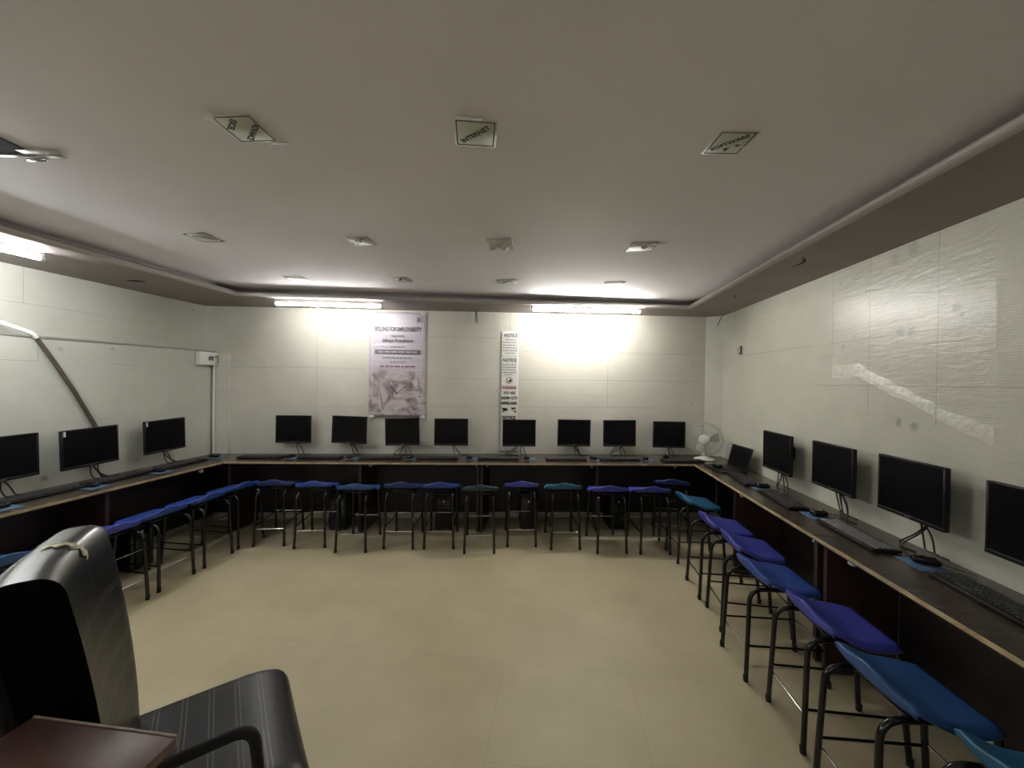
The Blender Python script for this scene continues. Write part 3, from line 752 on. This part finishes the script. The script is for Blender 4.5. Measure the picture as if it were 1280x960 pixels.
# ------------------------------------------------------------------ banner and notices on the back wall
def wall_sheet(name, label, cat, x0, x1, z0, z1, m, wav=.004, tilt=0):
    """sheet hung flat on the back wall; local X to the right, Y up, Z out of the wall"""
    c = bw((x0+x1)/2, .006, (z0+z1)/2); wd = (x1-x0)/math.cos(PHI); h = z1-z0
    t = thing(name, label, cat, c, 0, None, (PI/2, 0, PHI))
    mb = MB(); nx, ny = 14, 34; vs = []; fs = []
    for j in range(ny+1):
        for i in range(nx+1):
            x = -wd/2+wd*i/nx; y = -h/2+h*j/ny
            z = .0015+wav*(math.sin(y*31+x*7)*math.sin(y*13-x*5)*.5+.5)
            vs.append((x, y, z))
    N0 = len(vs); vs += [(x, y, -.003) for x, y, z in vs]; n = nx+1
    fs = [(j*n+i, j*n+i+1, (j+1)*n+i+1, (j+1)*n+i) for j in range(ny) for i in range(nx)]
    rim = list(range(n))+[j*n+nx for j in range(1, ny+1)]+[ny*n+i for i in range(nx-1, -1, -1)]+[j*n for j in range(ny-1, 0, -1)]
    fs += [tuple(N0+k for k in f[::-1]) for f in list(fs)]
    fs += [(rim[(k+1) % len(rim)], rim[k], N0+rim[k], N0+rim[(k+1) % len(rim)]) for k in range(len(rim))]
    obj('sheet', mb.add(vs, fs, True), m, t)
    return t, wd, h
def banner_mat():
    m = bpy.data.materials.new('printed_banner'); m.use_nodes = True; nt = m.node_tree; N = nt.nodes; L = nt.links
    b = N['Principled BSDF']; b.inputs['Roughness'].default_value = .35
    tc = N.new('ShaderNodeTexCoord'); sp = N.new('ShaderNodeSeparateXYZ'); L.new(tc.outputs['Object'], sp.inputs[0])
    n = N.new('ShaderNodeTexNoise'); n.inputs['Scale'].default_value = 7; n.inputs['Detail'].default_value = 6; n.inputs['Distortion'].default_value = .8
    L.new(tc.outputs['Object'], n.inputs['Vector'])
    r = N.new('ShaderNodeValToRGB'); e = r.color_ramp.elements
    e[0].position = .34; e[0].color = (.16, .12, .13, 1); e[1].position = .62; e[1].color = (.62, .56, .60, 1)
    k = e.new(.44); k.color = (.38, .32, .33, 1); k = e.new(.50); k.color = (.54, .47, .46, 1)
    L.new(n.outputs[0], r.inputs[0])
    mr = N.new('ShaderNodeMapRange'); mr.inputs[1].default_value = .0; mr.inputs[2].default_value = -.16; L.new(sp.outputs['Y'], mr.inputs[0])
    x = N.new('ShaderNodeMix'); x.data_type = 'RGBA'; L.new(mr.outputs[0], x.inputs[0]); x.inputs[6].default_value = (.60, .55, .62, 1); L.new(r.outputs[0], x.inputs[7])
    L.new(x.outputs[2], b.inputs['Base Color'])
    n2 = N.new('ShaderNodeTexNoise'); n2.inputs['Scale'].default_value = 9; n2.inputs['Detail'].default_value = 4
    mp = N.new('ShaderNodeMapping'); mp.inputs['Scale'].default_value = (.5, 2, 1); L.new(tc.outputs['Object'], mp.inputs[0]); L.new(mp.outputs[0], n2.inputs['Vector'])
    bp = N.new('ShaderNodeBump'); bp.inputs['Strength'].default_value = .5; bp.inputs['Distance'].default_value = .02; L.new(n2.outputs[0], bp.inputs['Height']); L.new(bp.outputs[0], b.inputs['Normal'])
    return m
bn, bw_, bh = wall_sheet('banner', 'tall creased pale pink banner hanging on the back wall', 'banner', -2.145, -1.505, 1.165, 2.375, banner_mat(), .005)
zt = .0085
def put(parent, name, mb, m, z=zt):
    o = obj(name, mb, m, parent, (0, 0, z)); return o
h2 = bh/2
for ln in [('SKILLING FOR EMPLOYABILITY', 0, h2-.20, .068, 0, .57), ('Supported by', 0, h2-.275, .028, 0, 1), ('Infosys Foundation', 0, h2-.33, .056, 0, .82)]:
    put(bn, 'lettering', text_mb([ln]), M['grey'])
bars = MB()
def wordbars(mb, y, x0, x1, h, seed):
    rnd = random.Random(seed); x = x0
    while x < x1-.01:
        w = min(rnd.uniform(.02, .05)*(x1-x0)/.3, x1-x); mb.box((x, y-h/2, 0), (x+w, y+h/2, .0006)); x += w+h*.9
for k, (y, a) in enumerate([(-.40, .08), (-.525, .17), (-.575, .09)]): wordbars(bars, h2+y, -a, a, .009, k)
put(bn, 'small_print', bars, M['grey'])
rb = MB(); wordbars(rb, h2-.625, -.20, .20, .017, 9); put(bn, 'small_print', rb, mat('dull_red_ink', (.30, .15, .17), .6))
band = put(bn, 'dark_band', MB().box((-.26, h2-.483, 0), (.26, h2-.435, .0008)), M['grey'])
wb = MB(); wordbars(wb, h2-.459, -.22, .22, .016, 5); o = obj('band_lettering', wb, mat('pale_ink', (.5, .46, .5), .6), band, (0, 0, .0009))
emb = MB().box((.215, h2-.115, 0), (.275, h2-.110, .0008)).box((.215, h2-.06, 0), (.275, h2-.055, .0008)).box((.215, h2-.115, 0), (.221, h2-.055, .0008)).box((.269, h2-.115, 0), (.275, h2-.055, .0008)).box((.228, h2-.105, 0), (.252, h2-.07, .0008))
put(bn, 'emblem', emb, M['grey'])
pic = MB()   # the printed scene in the lower half: dark slanting strokes and blocks
for a, b_, w in [((-.20, -.30), (-.16, -.52), .012), ((-.235, -.14), (-.20, -.30), .008), ((-.10, -.20), (.0, -.34), .02), ((.0, -.33), (.10, -.24), .012), ((.22, -.12), (.25, -.26), .008), ((.10, -.28), (.24, -.30), .008), ((.24, -.36), (.27, -.37), .012)]:
    a = Vector(a); b_ = Vector(b_); d = (b_-a).normalized(); n = Vector((-d.y, d.x))*w/2
    pic.prism([(a-n*.4)[:], (a+n*.4)[:], (b_+n)[:], (b_-n)[:]], 0, .0006)
put(bn, 'printed_picture', pic, mat('brown_print', (.15, .11, .12), .6))
put(bn, 'bottom_strip', MB().box((-.29, -h2+.004, 0), (.27, -h2+.022, .0008)), M['grey'])
for sx in (-1, 1):
    for sy in (-1, 1):
        put(bn, 'tape', MB().bbox((sx*.29-.03, sy*(h2-.01)-.03, 0), (sx*.29+.03, sy*(h2-.01)+.012, .001), .0004, 1), M['film'])
nt_, nw, nh = wall_sheet('notice_strip', 'narrow white strip of printed notices taped to the back wall', 'notice', -.652, -.452, .765, 2.175, M['notice'], .002)
H = nh/2; zt = .0048
big = [('NOTICE', 0.01, H-.045, .054, 0, .80), ('NOTICE', 0, H-.335, .054, 0, .80), ('YOU ARE', 0, H-.715, .044, 0, .75), ('UNDER CCTV', 0, H-.775, .044, 0, .75), ('SURVEILLANCE', 0, H-.835, .042, 0, .66), ('NOTICE', 0, H-1.005, .054, 0, .80), ('P.C NUMBER', 0, H-1.055, .028, 0, .8)]
for ln in big: obj('lettering', text_mb([ln]), M['ink'], nt_, (0, 0, zt))
sm_ = MB()
for k, y in enumerate([-.095, -.125, -.157, -.188, -.22, -.25]): wordbars(sm_, H+y, -.085+(.03 if k in (0, 5) else 0), .085-(.03 if k == 5 else 0), .009, 20+k)
for k, y in enumerate([-.385, -.415, -.445, -.475, -.50]): wordbars(sm_, H+y, -.085+(.035 if k == 4 else 0), .085-(.035 if k == 4 else 0), .009, 40+k)
for k, y in enumerate([-1.32, -1.335]): wordbars(sm_, H+y, -.07, .08, .012, 60+k)
obj('small_print', sm_, M['grey'], nt_, (0, 0, zt))
obj('warning_word', text_mb([('WARNING', 0, H-.655, .044, 0, .78)]), M['redink'], nt_, (0, 0, zt))
nos = MB().ring(.034, .0028, 0, 30, 4, Matrix.Translation((0, H-.565, 0)))
obj('prohibition_ring', nos, M['redink'], nt_, (0, 0, zt))
obj('prohibition_figure', MB().prism([(-.022, H-.582), (.022, H-.582), (.020, H-.548), (.004, H-.560), (-.006, H-.572)], 0, .0006), M['ink'], nt_, (0, 0, zt))
cam = MB().prism([(-.088, H-.885), (-.03, H-.892), (-.008, H-.915), (-.045, H-.93), (-.07, H-.925)], 0, .0006).prism([(-.078, H-.925), (-.066, H-.925), (-.066, H-.945), (-.078, H-.945)], 0, .0006)
cam.prism([(.022, H-.885), (.078, H-.885), (.078, H-.902), (.03, H-.908)], 0, .0006).prism([(.042, H-.915), (.085, H-.925), (.090, H-.945), (.075, H-.94)], 0, .0006)
obj('camera_pictogram', cam, M['ink'], nt_, (0, 0, zt))
obj('notice_divider', MB().box((-.096, H-.632, 0), (.096, H-.629, .0006)).box((-.096, H-.290, 0), (.096, H-.2885, .0006)).box((-.099, -H, 0), (-.096, H, .0006)), M['grey'], nt_, (0, 0, zt))

# ------------------------------------------------------------------ small things on the walls
def rod(name, label, cat, pts, r, m, seg=8, fil=0):
    pts = [Vector(p) for p in pts]; c = pts[0].copy(); q = [p-c for p in pts]
    o = obj(name, MB().tube(fillet(q, fil, 6) if fil else q, r, seg), m, None, c); return tag(o, label, cat)
c0 = Vector((-3.806, 3.90, 0))
box = thing('switch_box', 'white surface switch box in the far left corner above the pipe', 'switch', (-3.788, 3.77, 1.80), PI/2)
obj('housing', MB().bbox((-.105, -.03, -.07), (.105, .03, .07), .005, 2), M['white'], box)
obj('switch', MB().bbox((-.01, -.037, -.02), (.012, -.028, .02), .002, 1), M['grey'], box)
obj('switch', MB().bbox((.025, -.037, -.02), (.047, -.028, .02), .002, 1), M['grey'], box)
obj('wiring', MB().tube(fillet([(.0, -.036, .03), (.05, -.045, .01), (.09, -.04, .04), (.10, -.04, -.03), (.06, -.04, -.055)], .02, 4), .003, 6), M['cable'], box)
p = bw(-3.800, .066)
rod('conduit_pipe', 'white vertical pipe running down the far left corner', 'pipe', [(p.x, p.y, 1.73), (p.x, p.y, DZ+.002)], .012, M['white'], 12)
tk = thing('cable_trunking', 'curved cable conduit on the left wall, white above and dark brown below', 'conduit', (-3.80, 2.39, 1.88))
B0 = Vector((-3.80, 2.39, 1.88))
obj('white_conduit', MB().tube(fillet([Vector(p)-B0 for p in [(-3.93, 1.9, 2.06), (-3.93, 2.10, 2.05), (-3.925, 2.24, 1.985), (-3.80, 2.38, 1.90), (-3.80, 2.40, 1.87)]], .06, 6), .015, 10), M['white'], tk)['label'] = 'white upper conduit'
obj('brown_conduit', MB().tube([Vector(p)-B0 for p in [(-3.803, 2.395, 1.88), (-3.803, 2.50, 1.70), (-3.803, 2.63, 1.46), (-3.803, 2.78, 1.15)]], .014, 10), M['brown'], tk)['label'] = 'dark brown lower conduit'
# loose wires hanging from the ceiling border
w = thing('hanging_wire', 'short bunch of dark wires hanging above the notice strip', 'wire', bw(-.95, .03, SOF))
obj('strand', MB().tube([(0, 0, 0), (.004, 0, -.06), (-.004, 0, -.13)], .006, 6), M['cable'], w)
obj('strand', MB().tube([(.01, 0, 0), (.018, -.004, -.07), (.024, -.004, -.145)], .005, 6), M['cable'], w)
w = thing('hanging_wire', 'thin grey wire hanging down the pier in the far right corner', 'wire', bw(1.90, .09, SOF))
obj('strand', MB().tube([(.01, 0, 0), (-.02, -.003, -.06), (-.045, 0, -.12)], .004, 6), M['grime'], w)
hk = thing('wall_hook', 'small dark metal hook on the right wall near the corner', 'hook', (1.935, 4.33, 1.96), -PI/2)
obj('plate', MB().bbox((-.012, -.004, -.045), (.012, .004, .045), .002, 1), M['grime'], hk)
obj('hook', MB().tube(fillet([(0, -.003, .03), (0, -.03, .02), (0, -.03, -.03), (0, -.01, -.04)], .012, 4), .005, 6), M['chrome'], hk)
for y, z in ((2.32, 1.885), (2.98, 1.885)):
    pass
# cracks and openings in the brown border
for x, y, a, L_, lab in [(-3.53, 2.85, .2, .07, 'small dark oval hole in the brown border over the left wall'), (1.567, 2.715, 1.35, .10, 'curved crack in the brown border over the right wall'), (1.60, 3.72, 1.2, .06, 'short dark slit in the brown border near the right corner')]:
    vs = [(math.cos(2*PI*k/20)*L_, math.sin(2*PI*k/20)*L_*(.38 if a == .2 else .10)+(0 if a == .2 else .18*L_*math.cos(2*PI*k/10))) for k in range(20)]
    o = obj('ceiling_hole', MB().prism(vs, -.002, .003), M['hole'], None, (x, y, SOF), (0, 0, a)); tag(o, lab, 'hole')

# ------------------------------------------------------------------ square paper covers on the ceiling
KS = (CEI-1.6)/.95       # sticker sizes were measured for a ceiling .95 m above the lens
GS = 'square paper covers stuck on the ceiling'
def sticker(cx, cy, ang, label, texts=(), marks=(), size=.148, torn=None, tapes=(), border=.0045, bm=None, sheet=None):
    cx *= KS; cy *= KS
    t = thing('ceiling_sticker', label, 'sticker', (cx, cy, CEI-.0015), 0, GS, (PI, 0, ang)); t.scale = (KS, KS, 1)
    h = size/2; e = .008
    obj('paper', MB().bbox((-h-e, -h-e, -.001), (h+e, h+e, .001), .0004, 1), sheet or M['paper'], t)
    b = border
    obj('border', MB().box((-h, -h, .001), (h, -h+b, .0016)).box((-h, h-b, .001), (h, h, .0016)).box((-h, -h, .001), (-h+b, h, .0016)).box((h-b, -h, .001), (h, h, .0016)), bm or M['ink'], t)
    for ln in texts: obj('lettering', text_mb([ln], None, .0004), M['ink'], t, (0, 0, .0016))
    if marks:
        mk = MB()
        for poly in marks: mk.prism([(x*h, y*h) for x, y in poly], .001, .0017)
        obj('dark_mark', mk, M['ink'], t)
    for (x, y, a, l) in tapes:
        obj('tape', MB().bbox((-l/2, -.007, 0), (l/2, .007, .0022), .0006, 1, Matrix.Translation((x*h, y*h, 0)) @ Matrix.Rotation(a, 4, 'Z')), M['film'], t)
    if torn:
        n = 14; vs = []; fs = []
        for j in range(n+1):
            for i in range(n+1):
                u = i/n*2-1; v = j/n*2-1
                vs.append((u*h*1.1, v*h*1.05-.01, .004+.020*max(0, -v)*abs(math.sin(u*3+v*2))+.006*math.sin(u*9)*math.cos(v*7)))
        fs = [(j*(n+1)+i, j*(n+1)+i+1, (j+1)*(n+1)+i+1, (j+1)*(n+1)+i) for j in range(n) for i in range(n)]
        o = obj('loose_film', MB().add(vs, fs, True), M['film'], t)
        so = o.modifiers.new('thickness', 'SOLIDIFY'); so.thickness = .0008
    return t
D = math.radians
sticker(-1.197, 1.345, .05, 'ceiling sticker reading ADVANCE EXCEL, nearest row, left', [('ADVANCE', .018, -.018, .029, D(-137), .95), ('EXCEL', -.030, .028, .029, D(-137), .95)], (), .145, None, [(-.9, 1.15, D(60), .04), (-1.1, 1.0, D(50), .04), (.8, -1.15, D(20), .05), (1.25, -1.2, 0, .05)])
sticker(-.324, 1.456, .21, 'ceiling sticker reading INTERNET, nearest row, middle', [('INTERNET', .0, -.004, .033, D(43), .95)], (), .146, None, [(-.3, 1.2, 0, .09)])
sticker(.663, 1.608, .12, 'ceiling sticker reading SOFTWARE, nearest row, right', [('SOFTWARE', -.002, .004, .029, D(43), .92)], [((-.1, -.55), (.22, -.35), (.12, -.78)), ((.42, -.12), (.75, -.1), (.5, -.32))], .135, None, [(.85, -.35, D(50), .02)])
sticker(-2.40, 2.36, .0, 'thin-lined square sticker on the ceiling, second row, far left', (), [((-.7, .42), (-.6, .5), (.8, -.5), (.7, -.6)), ((-.98, .98), (-.8, .98), (-.75, .75), (-.98, .8)), ((.98, -.98), (.75, -.95), (.75, -.75), (.98, -.75))], .16)
sticker(-1.35, 2.515, .04, 'ceiling sticker with short C lettering, second row, left of centre', [('C C++', -.02, .0, .055, D(45), 1)], (), .15)
sticker(-.40, 2.62, .0, 'torn ceiling cover with a dark gap and loose clear film', (), [((-1.2, -1.15), (-.7, -1.1), (-.3, -1.5), (-.9, -1.5)), ((-.85, -.8), (-.78, .7), (-.84, .7), (-.92, -.8)), ((.75, -.6), (.7, .7), (.66, .7), (.7, -.6))], .16, True, [(0, 1.15, 0, .15)], .002, M['grime'], M['film'])
sticker(.58, 2.775, .0, 'shiny square ceiling cover with a dark oval print, second row, right', (), [((-.1, .1), (.25, .35), (.45, .0), (.3, -.55), (.0, -.35)), ((-.6, .5), (-.2, .6), (-.25, .45), (-.6, .4))], .17, None, [(0, -1.12, 0, .17), (-1.0, .2, D(90), .12), (1.2, .6, 0, .08)], .003, M['grime'], M['film'])
sticker(-2.48, 3.42, .1, 'faint pale square cover on the ceiling, farthest row, far left', (), (), .17, None, [(-1, 0, D(90), .12), (.4, 1.1, 0, .1)], .002, mat('faint_line', (.4, .39, .36), .6), M['paper'])
sticker(-1.47, 3.505, .0, 'ceiling sticker with a dark zigzag line, farthest row, left of centre', (), [((-.6, -.1), (-.5, -.02), (.1, .8), (.5, .8), (.9, -.9), (.75, -.9), (.35, .55), (.2, .55), (-.35, -.5), (-.6, -.5))], .15, None, (), .003)
sticker(-.49, 3.65, .0, 'pale ceiling sticker with a diagonal dash, farthest row, right of centre', (), [((-.7, -.6), (-.5, -.7), (.5, .5), (.35, .6)), ((.55, -.7), (.62, -.7), (.6, .8), (.53, .8))], .17, None, [(-1, -.4, D(60), .08), (.9, .8, 0, .08)], .002, M['grime'])
sticker(.53, 3.80, .0, 'bright taped square cover on the ceiling, farthest row, right', (), (), .17, None, [(-1, 0, D(80), .16), (1, 0, D(80), .16), (0, 1, 0, .1)], .002, M['grime'])
hl = thing('ceiling_opening', 'dark open light hole with hanging film in the ceiling at the left edge', 'hole', (-2.33*KS, 1.33*KS, CEI-.002), 0, None, (PI, 0, .1))
obj('opening', MB().box((-.08, -.06, 0), (.09, .05, .003)), M['hole'], hl)
obj('frame', MB().bbox((-.09, -.075, 0), (.09, -.062, .006), .002, 1).bbox((.02, -.10, 0), (.10, -.088, .012), .003, 1), M['chrome'], hl)
obj('loose_film', MB().bbox((.05, -.06, .0), (.20, -.03, .004), .001, 1).bbox((.12, -.09, 0), (.19, -.07, .003), .001, 1), M['film'], hl)

# ------------------------------------------------------------------ computers on the floor behind the stools
def make_tower():
    t = thing('computer_tower', '', 'computer', (0, 0, 0))
    obj('case', MB().bbox((-.09, -.16, .012), (.09, .16, .40), .006, 2), M['black'], t)
    obj('front_panel', MB().bbox((-.088, -.172, .014), (.088, -.160, .398), .004, 2), M['glossb'], t)
    obj('power_button', MB().bbox((-.012, -.178, .30), (.012, -.171, .324), .003, 1), M['chrome'], t)
    obj('drive_bay', MB().bbox((-.074, -.175, .345), (.074, -.171, .378), .001, 1), M['softblack'], t)
    for sx in (-1, 1):
        for sy in (-1, 1): obj('foot', MB().bbox((sx*.07-.01, sy*.13-.01, 0), (sx*.07+.01, sy*.13+.01, .013), .002, 1), M['rubber'], t)
    return t
tw = make_tower(); tf = True
for x, lab in [(-2.30, 'black computer tower under the back desk behind the second stool from the left'), (-1.2, 'black computer tower under the back desk left of the middle support'), (-.30, 'black computer tower under the back desk right of the middle support'), (.66, 'black computer tower with small lights behind the violet stools')]:
    p = fl(x, .262)
    if tf: r = tw; r.location = (p.x, p.y, 0); tf = False
    else: r = dup(tw, (p.x, p.y, 0))
    r.rotation_euler = (0, 0, PHI); r['label'] = lab; r['group'] = 'computer towers under the desks'; r.scale = (1, .85, 1)
for y, lab in [(2.80, 'black computer tower under the left desk beyond its support panel'), (2.32, 'black computer tower under the left desk behind the violet stool')]:
    r = dup(tw, (-3.54, y, 0), (0, 0, PI/2), lab, 'computer towers under the desks')

# ------------------------------------------------------------------ office chair and wooden stand
FW = math.radians(44)
ch = thing('office_chair', 'black stitched leatherette office chair in the left foreground', 'chair', (-1.035, 1.024, 0), FW)
# local: +X forward, +Y far side
def seatdef(p):
    x, y, z = p
    z += .012*math.cos(x/.25*PI/2)*0-.035*max(0, (x-.12)/.13)**2+.012*(abs(y)/.25)**2
    y *= 1-.02*max(0, (-x)/.25)
    return Vector((x, y, z))
obj('seat', MB().round_box(.255, .262, .048, .045, 16, seatdef, Matrix.Translation((0, 0, .455))), stitched_mat('stitched_seat_leatherette', 'X', [-.12, -.05, .02, .09, .155]), ch)
def backdef(p):
    # p: x thickness, y width, z height (-.35..+.35)
    x, y, z = p; t = (z+.35)/.70
    wd = 1-.10*(1-t)
    y *= wd
    x += -.085*max(0, t)**1.8+.022*(abs(y)/.24)**2
    return Vector((x, y, z))
bkm = stitched_mat('stitched_back_leatherette', 'Z', [.58, .66, .74, .82, .90, .98], -.17)
obj('backrest', MB().round_box(.055, .245, .355, .040, 18, backdef, Matrix.Translation((-.225, 0, .80))), bkm, ch)
def shelldef(p):
    q = backdef(Vector((p.x, p.y, p.z))); return q
obj('back_shell', MB().round_box(.022, .225, .33, .02, 12, shelldef, Matrix.Translation((-.290, 0, .79))), M['black'], ch)
tp = MB(); vs = []; n = 16
for k in range(n+1):
    a = -.15+k/n*2.3
    vs.append((math.cos(a), math.sin(a)))
pts = []
for k, (c, s_) in enumerate(vs):
    pts.append(((-.300+.057*c), (1.101+.0565*s_-(.0 if k > 2 else .025*(3-k)))))
q = []
for (x, z) in pts: q += [(x, .034-.012*math.sin(len(q)*.9), z), (x, .060+.004*math.sin(len(q)*1.7), z+.001)]
N1 = len(q); q2 = q+[(x-.0, y, z+.0018) for x, y, z in q]
ff = [(2*k, 2*k+1, 2*k+3, 2*k+2) for k in range(n)]; ff += [tuple(N1+i for i in f[::-1]) for f in ff]
ff += [(2*k, 2*k+2, N1+2*k+2, N1+2*k) for k in range(n)]+[(2*k+1, N1+2*k+1, N1+2*k+3, 2*k+3) for k in range(n)]
tape_o = obj('tape', tp.add(q2, ff, True), M['tape'], ch); tape_o['label'] = 'yellowed strip of tape over the top of the backrest'
arm = fillet([(-.17, -.235, .46), (-.19, -.275, .50), (-.20, -.275, .70), (.11, -.275, .70), (.13, -.275, .48), (.08, -.22, .43)], .05, 8)
obj('armrest', MB().tube(arm, .014, 12), M['softblack'], ch)
obj('mechanism', MB().bbox((-.10, -.08, .36), (.10, .08, .405), .01, 2).bbox((-.30, -.03, .375), (-.05, .03, .40), .006, 2).bbox((-.31, -.03, .38), (-.29, .03, .62), .006, 2), M['black'], ch)
obj('gas_column', MB().tube([(0, 0, .10), (0, 0, .24)], .025, 16).tube([(0, 0, .22), (0, 0, .37)], .015, 16), M['softblack'], ch)
for k in range(5):
    a = 2*PI*k/5+.3
    lg = obj('leg', MB().tube([(0, 0, .11), (.14*math.cos(a), .14*math.sin(a), .095), (.28*math.cos(a), .28*math.sin(a), .072)], [.028, .022, .016], 10), M['softblack'], ch)
    obj('caster', MB().tube([(.28*math.cos(a)-.012*math.sin(a), .28*math.sin(a)+.012*math.cos(a), .027), (.28*math.cos(a)+.012*math.sin(a), .28*math.sin(a)-.012*math.cos(a), .027)], .027, 16).tube([(.28*math.cos(a), .28*math.sin(a), .03), (.28*math.cos(a), .28*math.sin(a), .075)], .008, 8), M['rubber'], lg)
# small wooden stand, bottom left
TZ = .92; tx0, tx1, ty0, ty1 = -1.025, -.703, .20, .643
ws = thing('wooden_stand', 'small reddish-brown wooden stand in the bottom left corner', 'stand', (tx0, ty0, 0))
inv = Matrix.Translation((-tx0, -ty0, 0))
obj('top', MB().bbox((tx0, ty0, TZ-.022), (tx1, ty1, TZ), .002, 1, inv), M['wood'], ws)
obj('edge_band', MB().box((tx0+.002, ty1-.001, TZ-.020), (tx1-.002, ty1+.003, TZ+.0012), inv), M['woodedge'], ws)
for x in (tx0+.012, tx1-.03):
    obj('side_panel', MB().bbox((x, ty0+.015, .0), (x+.018, ty0+.30, TZ-.022), .002, 1, inv), M['wood'], ws)
obj('shelf', MB().bbox((tx0+.03, ty0+.02, .35), (tx1-.03, ty0+.29, .368), .002, 1, inv), M['wood'], ws)
